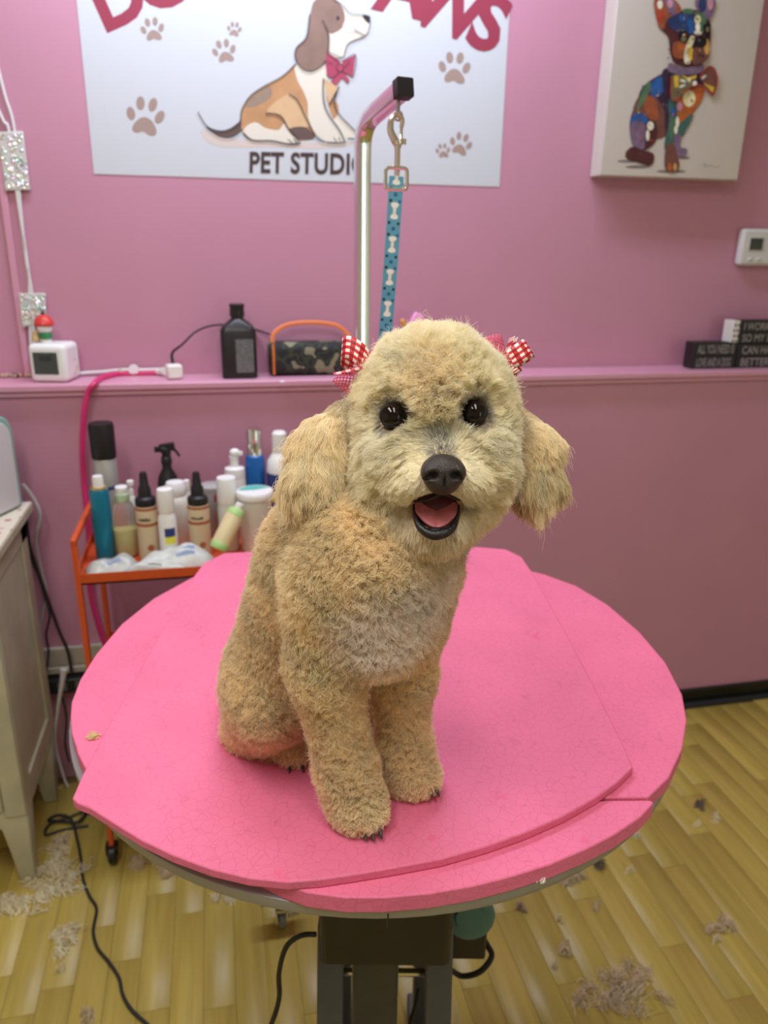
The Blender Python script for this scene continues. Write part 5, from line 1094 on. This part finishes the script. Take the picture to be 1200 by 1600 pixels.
# ------------------------------------------------------------------ grooming arm, clip and leash
YA = 1.325
TW_ = .0222
pb = onY(564, 530, YA); pt = onY(567, 330, YA)
Xp = (pb[0]+pt[0])/2
cap = Q(632, 137, 1.075); bend = onY(581, 195, YA)
am = thing('leash_hanger', 'chrome square tube grooming arm with black end cap rising behind the dog', 'arm', (Xp, YA, T))
z_b = bend[2]
path = [Vector((Xp, YA, ZP-.045)), Vector((Xp, YA, 1.2)), Vector((Xp, YA, z_b-.06))]
capv = Vector([float(x) for x in cap]); b0 = Vector((Xp, YA, z_b)); dirn = (capv-b0).normalized()
for i in range(1, 9):
    t = i/9; path.append((Vector((Xp, YA, z_b-.04))*(1-t)**2+b0*2*t*(1-t)+(b0+dirn*.04)*t*t))
path += [b0+dirn*.06, capv-dirn*.004]
# square tube: frame with one axis along world X
def squaretube(path, half):
    vs = []; fs = []; k = len(path); r_ = half*.25
    for i in range(k):
        t = (path[min(i+1, k-1)]-path[max(i-1, 0)]).normalized(); sx = Vector((0, 0, 1)).cross(dirn).normalized(); u = (sx-t*sx.dot(t)).normalized(); v = t.cross(u)
        for a, b in rbox(half, half, half*.16, 4): vs.append(path[i]+u*a+v*b)
    n = 16
    for i in range(k-1):
        for j in range(n): fs.append((i*n+j, i*n+(j+1) % n, (i+1)*n+(j+1) % n, (i+1)*n+j))
    fs += [tuple(range(n))[::-1], tuple((k-1)*n+j for j in range(n))]; return G().add(vs, fs)
obj('square_tube', squaretube(path, TW_/2), CHROME, am, world=True, smooth=30)
obj('end_cap', squaretube([capv-dirn*.012, capv-dirn*.004, capv+dirn*.004], TW_/2+.0016), BLACK, am, world=True, smooth=30)
upv = dirn.cross(Vector((0, 0, 1)).cross(dirn)).normalized(); upv = upv if upv.z > 0 else -upv
hk = capv-dirn*.022
obj('cap_screw', G().lathe([(.004, 0), (.004, .003), (.002, .004)], hk+upv*(TW_/2), 12, axis=upv), STEEL, am, world=True)
eb = hk-upv*(TW_/2)
obj('eye_bolt', G().tube([eb, eb-Vector((0, 0, .012))], .0028, 8, smooth=0).tube([eb-Vector((0, 0, .012))+Vector((math.cos(a)*.006, 0, math.sin(a)*.006-.006)) for a in [6.283*i/14 for i in range(14)]], .0018, 8, closed=True, smooth=1), STEEL, am, world=True)
obj('table_clamp', G().bb((Xp-.022, YA-.075, ZP-.042), (Xp+.022, YA-.0118, ZP-.0205)), BLACK, am, world=True, bev=.004)
# leash
top3 = eb-Vector((0, 0, .024)); A3 = Vector([float(x) for x in Q(619, 285, 1.085)]); 
yl = A3.y
B3 = Vector([float(x) for x in onY(602, 525, yl+.01)]); C3_ = A3+(B3-A3)*1.75
ls = thing('leash', 'turquoise nylon grooming leash with white bone pattern hanging from the chrome arm', 'leash', A3)
BRASS = mat('pale nickel', (.85, .80, .68), .2, metal=1)
h1 = Vector([float(x) for x in Q(621, 232, 1.075)])
obj('snap_hook', G().tube([h1+Vector((0, 0, -.035)), h1+Vector((0, 0, 0)), h1+Vector((-.004, 0, .010)), h1+Vector((-.010, 0, .022)), h1+Vector((-.009, 0, .036)), h1+Vector((-.001, 0, .043)), h1+Vector((.006, 0, .036)), h1+Vector((.005, 0, .026))], [.0040, .0042, .0056, .0050, .0042, .0040, .0036, .0028], 10), BRASS, ls, world=True)
obj('hook_gate', G().tube([h1+Vector((.005, 0, .027)), h1+Vector((.005, 0, .008)), h1+Vector((.002, 0, 0))], .0021, 8).box(h1+Vector((.0095, 0, .009)), (.005, .005, .007)), BRASS, ls, world=True)
obj('swivel', G().lathe([(.0042, 0), (.005, .002), (.0042, .006)], h1+Vector((0, 0, -.042)), 14), BRASS, ls, world=True)
w2 = .0165
ringc = A3+Vector((0, 0, .006)); rg = [ringc+Vector((sx*w2*.92, 0, sz)) for sx, sz in ((-1, -.013), (-1.02, 0), (-.95, .011), (-.3, .013), (.3, .013), (.95, .011), (1.02, 0), (1, -.013))]
obj('square_ring', G().tube(rg+[ringc+Vector((.5*w2, 0, -.015)), ringc+Vector((-.5*w2, 0, -.015))], .0028, 8, smooth=3, closed=True), BRASS, ls, world=True)
STR = mat('turquoise nylon', (.10, .33, .46), .6, bump=.3, bscale=1500); BONE = mat('white print', (.78, .78, .72), .6); SPB = mat('blue paw print', (.02, .12, .28), .6); SPK = mat('dark paw print', (.02, .035, .035), .6)
ax_ = (C3_-A3); Ltot = ax_.length; ax_.normalize(); wv = Vector((1, 0, 0)); wv = (wv-ax_*wv.dot(ax_)).normalized(); nv_ = ax_.cross(wv); nv_ = nv_ if nv_.y < 0 else -nv_
hw_ = .0104
def strip(p, width, th, wv, n): 
    vs = []; k = len(p)
    for q in p: vs += [q-wv*width-n*th, q+wv*width-n*th, q+wv*width+n*th, q-wv*width+n*th]
    fs = [(i*4+j, i*4+(j+1) % 4, i*4+4+(j+1) % 4, i*4+4+j) for i in range(k-1) for j in range(4)]+[(3, 2, 1, 0), tuple((k-1)*4+j for j in range(4))]
    return G().add(vs, fs)
A4 = A3+ax_*(-.008)
sw = [A4+ax_*(Ltot*i/10)+nv_*.002*math.sin(i*.6) for i in range(11)]
so = obj('strap', strip(sw, hw_, .0009, wv, nv_), STR, ls, world=True, smooth=0)
lp_ = [C3_+wv*(.05*math.sin(a))+ax_*(.075*(1-math.cos(a))) for a in [6.283*i/20 for i in range(21)]]
obj('noose_loop', G().tube(lp_, .006, 6, smooth=2, flat=(.25, 1)), STR, ls, world=True); obj('slider', G().box(C3_, (.016, .010, .02)), BLACK, ls, world=True, bev=.002)
def sp_at(d, u): i = min(9, max(0, int(d/Ltot*10))); f_ = d/Ltot*10-i; return sw[i]*(1-f_)+sw[i+1]*f_+wv*u+nv_*.00115
def decal(pts): return [sp_at(d, u) for d, u in pts]
k = 0; dd = .000
while dd < Ltot*.95:
    s_ = .0056
    bone = [(dd-.010, -s_), (dd-.0115, -s_*.2), (dd-.0115, s_*.2), (dd-.010, s_), (dd-.0065, s_*.95), (dd-.005, s_*.42), (dd+.005, s_*.42), (dd+.0065, s_*.95), (dd+.010, s_), (dd+.0115, s_*.2), (dd+.0115, -s_*.2), (dd+.010, -s_), (dd+.0065, -s_*.95), (dd+.005, -s_*.42), (dd-.005, -s_*.42), (dd-.0065, -s_*.95)]
    bone = [(max(0, d), u) for d, u in bone]; n_ = len(bone); o_ = G(); vs = decal(bone)+[sp_at(max(0, dd), 0)]
    o_.add(vs, [(i, (i+1) % n_, n_) for i in range(n_)]); obj('bone_print', o_, BONE, so, world=True, smooth=0)
    g = G(); 
    for (du, u, rr) in ((.024, 0, .0028), (.016, -.0068, .0022), (.017, .0066, .0022), (.032, -.0066, .0024), (.033, .0066, .0024)):
        if dd+du < Ltot*.95: 
            pp = [sp_at(dd+du+rr*math.cos(a), max(-hw_, min(hw_, u+rr*math.sin(a)))) for a in [6.283*i/10 for i in range(10)]]; g.add(pp, [tuple(range(10))], 0 if u == 0 or du > .03 and u > 0 else 1)
    if g.v: obj('paw_dots', g, [SPB, SPK], so, world=True, smooth=0, kind='stuff')
    dd += .0455
# ------------------------------------------------------------------ gingham hair bows
GING = bpy.data.materials.new('red gingham ribbon'); GING.use_nodes = True; nt = GING.node_tree; b = nt.nodes['Principled BSDF']; Lk = nt.links.new
uvn = nt.nodes.new('ShaderNodeUVMap'); uvn.uv_map = 'UVMap'; sep = nt.nodes.new('ShaderNodeSeparateXYZ'); Lk(uvn.outputs[0], sep.inputs[0])
def sq(o_):
    m1 = nt.nodes.new('ShaderNodeMath'); m1.operation = 'FRACT'; Lk(o_, m1.inputs[0]); m2 = nt.nodes.new('ShaderNodeMath'); m2.operation = 'GREATER_THAN'; m2.inputs[1].default_value = .5; Lk(m1.outputs[0], m2.inputs[0]); return m2.outputs[0]
ad = nt.nodes.new('ShaderNodeMath'); ad.operation = 'ADD'; Lk(sq(sep.outputs[0]), ad.inputs[0]); Lk(sq(sep.outputs[1]), ad.inputs[1])
dv = nt.nodes.new('ShaderNodeMath'); dv.operation = 'MULTIPLY'; dv.inputs[1].default_value = .5; Lk(ad.outputs[0], dv.inputs[0])
cr = nt.nodes.new('ShaderNodeValToRGB'); cr.color_ramp.interpolation = 'CONSTANT'; e = cr.color_ramp.elements; e[0].color = (.85, .80, .74, 1); e[1].position = .25; e[1].color = (.62, .035, .045, 1); x_ = e.new(.75); x_.color = (.30, .004, .012, 1)
Lk(dv.outputs[0], cr.inputs[0]); Lk(cr.outputs[0], b.inputs['Base Color']); b.inputs['Roughness'].default_value = .45
def ribbon(name, centers, widths, parent, m=None, sm=6, checks=3.5, unit_=.0042, th=.0004):
    """centers: points; widths: half-width vectors"""
    P_, _ = catmull([Vector([float(x) for x in c]) for c in centers], [1]*len(centers), sm); Wd, _ = catmull([Vector([float(x) for x in c]) for c in widths], [1]*len(widths), sm)
    off = OFF[parent.name]; vs = []; uv = []; d_ = 0
    for i, (c, w_) in enumerate(zip(P_, Wd)):
        if i: d_ += (c-P_[i-1]).length
        for k in range(5): f_ = k/4*2-1; vs.append(c+w_*f_-off); uv.append((d_/unit_/2, (k/4)*checks))
    n = len(P_); fs = [(i*5+k, i*5+k+1, i*5+5+k+1, i*5+5+k) for i in range(n-1) for k in range(4)]
    me = bpy.data.meshes.new(name); me.from_pydata([tuple(v) for v in vs], [], fs); me.materials.append(m or GING); ul = me.uv_layers.new(name='UVMap')
    for l in me.loops: ul.data[l.index].uv = uv[l.vertex_index]
    me.polygons.foreach_set('use_smooth', [True]*len(fs)); o = bpy.data.objects.new(name, me); COL.objects.link(o); o.parent = parent
    so_ = o.modifiers.new('thickness', 'SOLIDIFY'); so_.thickness = th; return o
TUL = bpy.data.materials.new('red tulle net'); TUL.use_nodes = True; nt = TUL.node_tree; b = nt.nodes['Principled BSDF']; b.inputs['Base Color'].default_value = (.62, .03, .07, 1); b.inputs['Roughness'].default_value = .6
uvn = nt.nodes.new('ShaderNodeUVMap'); uvn.uv_map = 'UVMap'; mp = nt.nodes.new('ShaderNodeMapping'); mp.inputs['Rotation'].default_value = (0, 0, .78); nt.links.new(uvn.outputs[0], mp.inputs[0]); sep = nt.nodes.new('ShaderNodeSeparateXYZ'); nt.links.new(mp.outputs[0], sep.inputs[0])
def thr(o_):
    m1 = nt.nodes.new('ShaderNodeMath'); m1.operation = 'FRACT'; nt.links.new(o_, m1.inputs[0]); m2 = nt.nodes.new('ShaderNodeMath'); m2.operation = 'LESS_THAN'; m2.inputs[1].default_value = .30; nt.links.new(m1.outputs[0], m2.inputs[0]); return m2.outputs[0]
mxx = nt.nodes.new('ShaderNodeMath'); mxx.operation = 'MAXIMUM'; nt.links.new(thr(sep.outputs[0]), mxx.inputs[0]); nt.links.new(thr(sep.outputs[1]), mxx.inputs[1])
nt.links.new(mxx.outputs[0], b.inputs['Alpha'])
def wpx(dx, dy, d, df=0): return (CR*dx-(-CU)*0+CU*(-dy))*d/F_PX+CF*df
# left bow
D1 = .655
kn = Q(577, 570, D1)
bw = thing('hair_bow', 'red gingham ribbon bow with tulle at the dog ear on the camouflage speaker side', 'bow', kn)
ribbon('ribbon_loop', [Q(582, 572, D1), Q(566, 556, D1-.006), Q(547, 543, D1-.008), Q(535, 545, D1-.002), Q(537, 556, D1+.010), Q(556, 568, D1+.012), Q(580, 573, D1+.004)],
       [wpx(-3, 7, D1), wpx(-5, 16, D1), wpx(-2, 17, D1), wpx(-1, 17, D1), wpx(-3, 17, D1), wpx(-4, 14, D1), wpx(-3, 7, D1)], bw)
ribbon('ribbon_loop', [Q(578, 568, D1), Q(588, 546, D1+.004), Q(600, 531, D1+.006), Q(614, 530, D1+.012), Q(604, 542, D1+.022), Q(584, 566, D1+.012)],
       [wpx(4, 3, D1, .003), wpx(6, 4, D1, .008), wpx(2, 6, D1, .010), wpx(2, 7, D1, .010), wpx(3, 5, D1, .01), wpx(4, 3, D1, .004)], bw)
ribbon('ribbon_tail', [Q(574, 574, D1-.004), Q(556, 577, D1-.010), Q(538, 581, D1-.014), Q(521, 585, D1-.016)], [wpx(1, 2.5, D1, .003)]*3+[wpx(1, 2.8, D1, .004)], bw)
obj('knot', G().sphere(kn+CF*.004, (.006, .006, .006), 14), mat('red ribbon knot', (.42, .02, .03), .5), bw, world=True)
def tulle(parent, cs, half, d):
    return ribbon('tulle', cs, half, parent, TUL, 4, 9, .0014, .00005)
tulle(bw, [Q(580, 572, D1+.004), Q(566, 582, D1), Q(548, 596, D1-.002), Q(530, 606, D1-.002)], [wpx(4, 4, D1), wpx(10, 12, D1, .004), wpx(12, 16, D1, -.004), wpx(12, 12, D1, .004)], D1)
tulle(bw, [Q(578, 570, D1), Q(588, 560, D1-.004), Q(602, 552, D1-.002)], [wpx(4, 4, D1), wpx(10, 12, D1, .004), wpx(10, 12, D1, -.004)], D1)
D2 = .668
kn2 = Q(787, 570, D2)
bw2 = thing('hair_bow', 'red gingham ribbon bow with tulle at the dog ear on the plain wall side', 'bow', kn2)
ribbon('ribbon_loop', [Q(787, 570, D2), Q(800, 560, D2-.006), Q(816, 549, D2-.008), Q(825, 543, D2-.004), Q(827, 545, D2+.008), Q(812, 557, D2+.012), Q(790, 571, D2+.004)],
       [wpx(5, 8, D2), wpx(7, 13, D2), wpx(8, 13, D2), wpx(8, 13, D2), wpx(8, 13, D2), wpx(7, 13, D2), wpx(5, 8, D2)], bw2)
ribbon('ribbon_loop', [Q(788, 576, D2), Q(798, 578, D2-.004), Q(809, 572, D2-.004), Q(810, 574, D2+.006), Q(798, 584, D2+.006), Q(788, 580, D2)], [wpx(3, 5, D2), wpx(4, 7, D2), wpx(5, 6, D2), wpx(5, 6, D2), wpx(4, 6, D2), wpx(3, 5, D2)], bw2)
ribbon('ribbon_tail', [Q(785, 562, D2), Q(793, 546, D2), Q(800, 527, D2-.003)], [wpx(2, .5, D2, .004), wpx(2, .5, D2, .006), wpx(2.5, .5, D2, .006)], bw2)
ribbon('ribbon_tail', [Q(788, 562, D2+.003), Q(797, 546, D2+.004), Q(805, 528, D2+.003)], [wpx(2, .5, D2, .004), wpx(2, .5, D2, .006), wpx(2.5, .5, D2, .006)], bw2)
obj('knot', G().sphere(kn2+CF*.004, (.006, .006, .006), 14), mat('red ribbon knot', (.42, .02, .03), .5), bw2, world=True)
tulle(bw2, [Q(788, 568, D2+.004), Q(778, 552, D2+.004), Q(766, 536, D2+.006), Q(756, 528, D2+.01)], [wpx(-4, 4, D2), wpx(-12, 10, D2, .003), wpx(-17, 10, D2, -.004), wpx(-17, 8, D2, .004)], D2)
tulle(bw2, [Q(789, 572, D2+.002), Q(796, 588, D2), Q(802, 602, D2)], [wpx(4, 0, D2), wpx(6, 2, D2, .004), wpx(7, 2, D2, -.004)], D2)
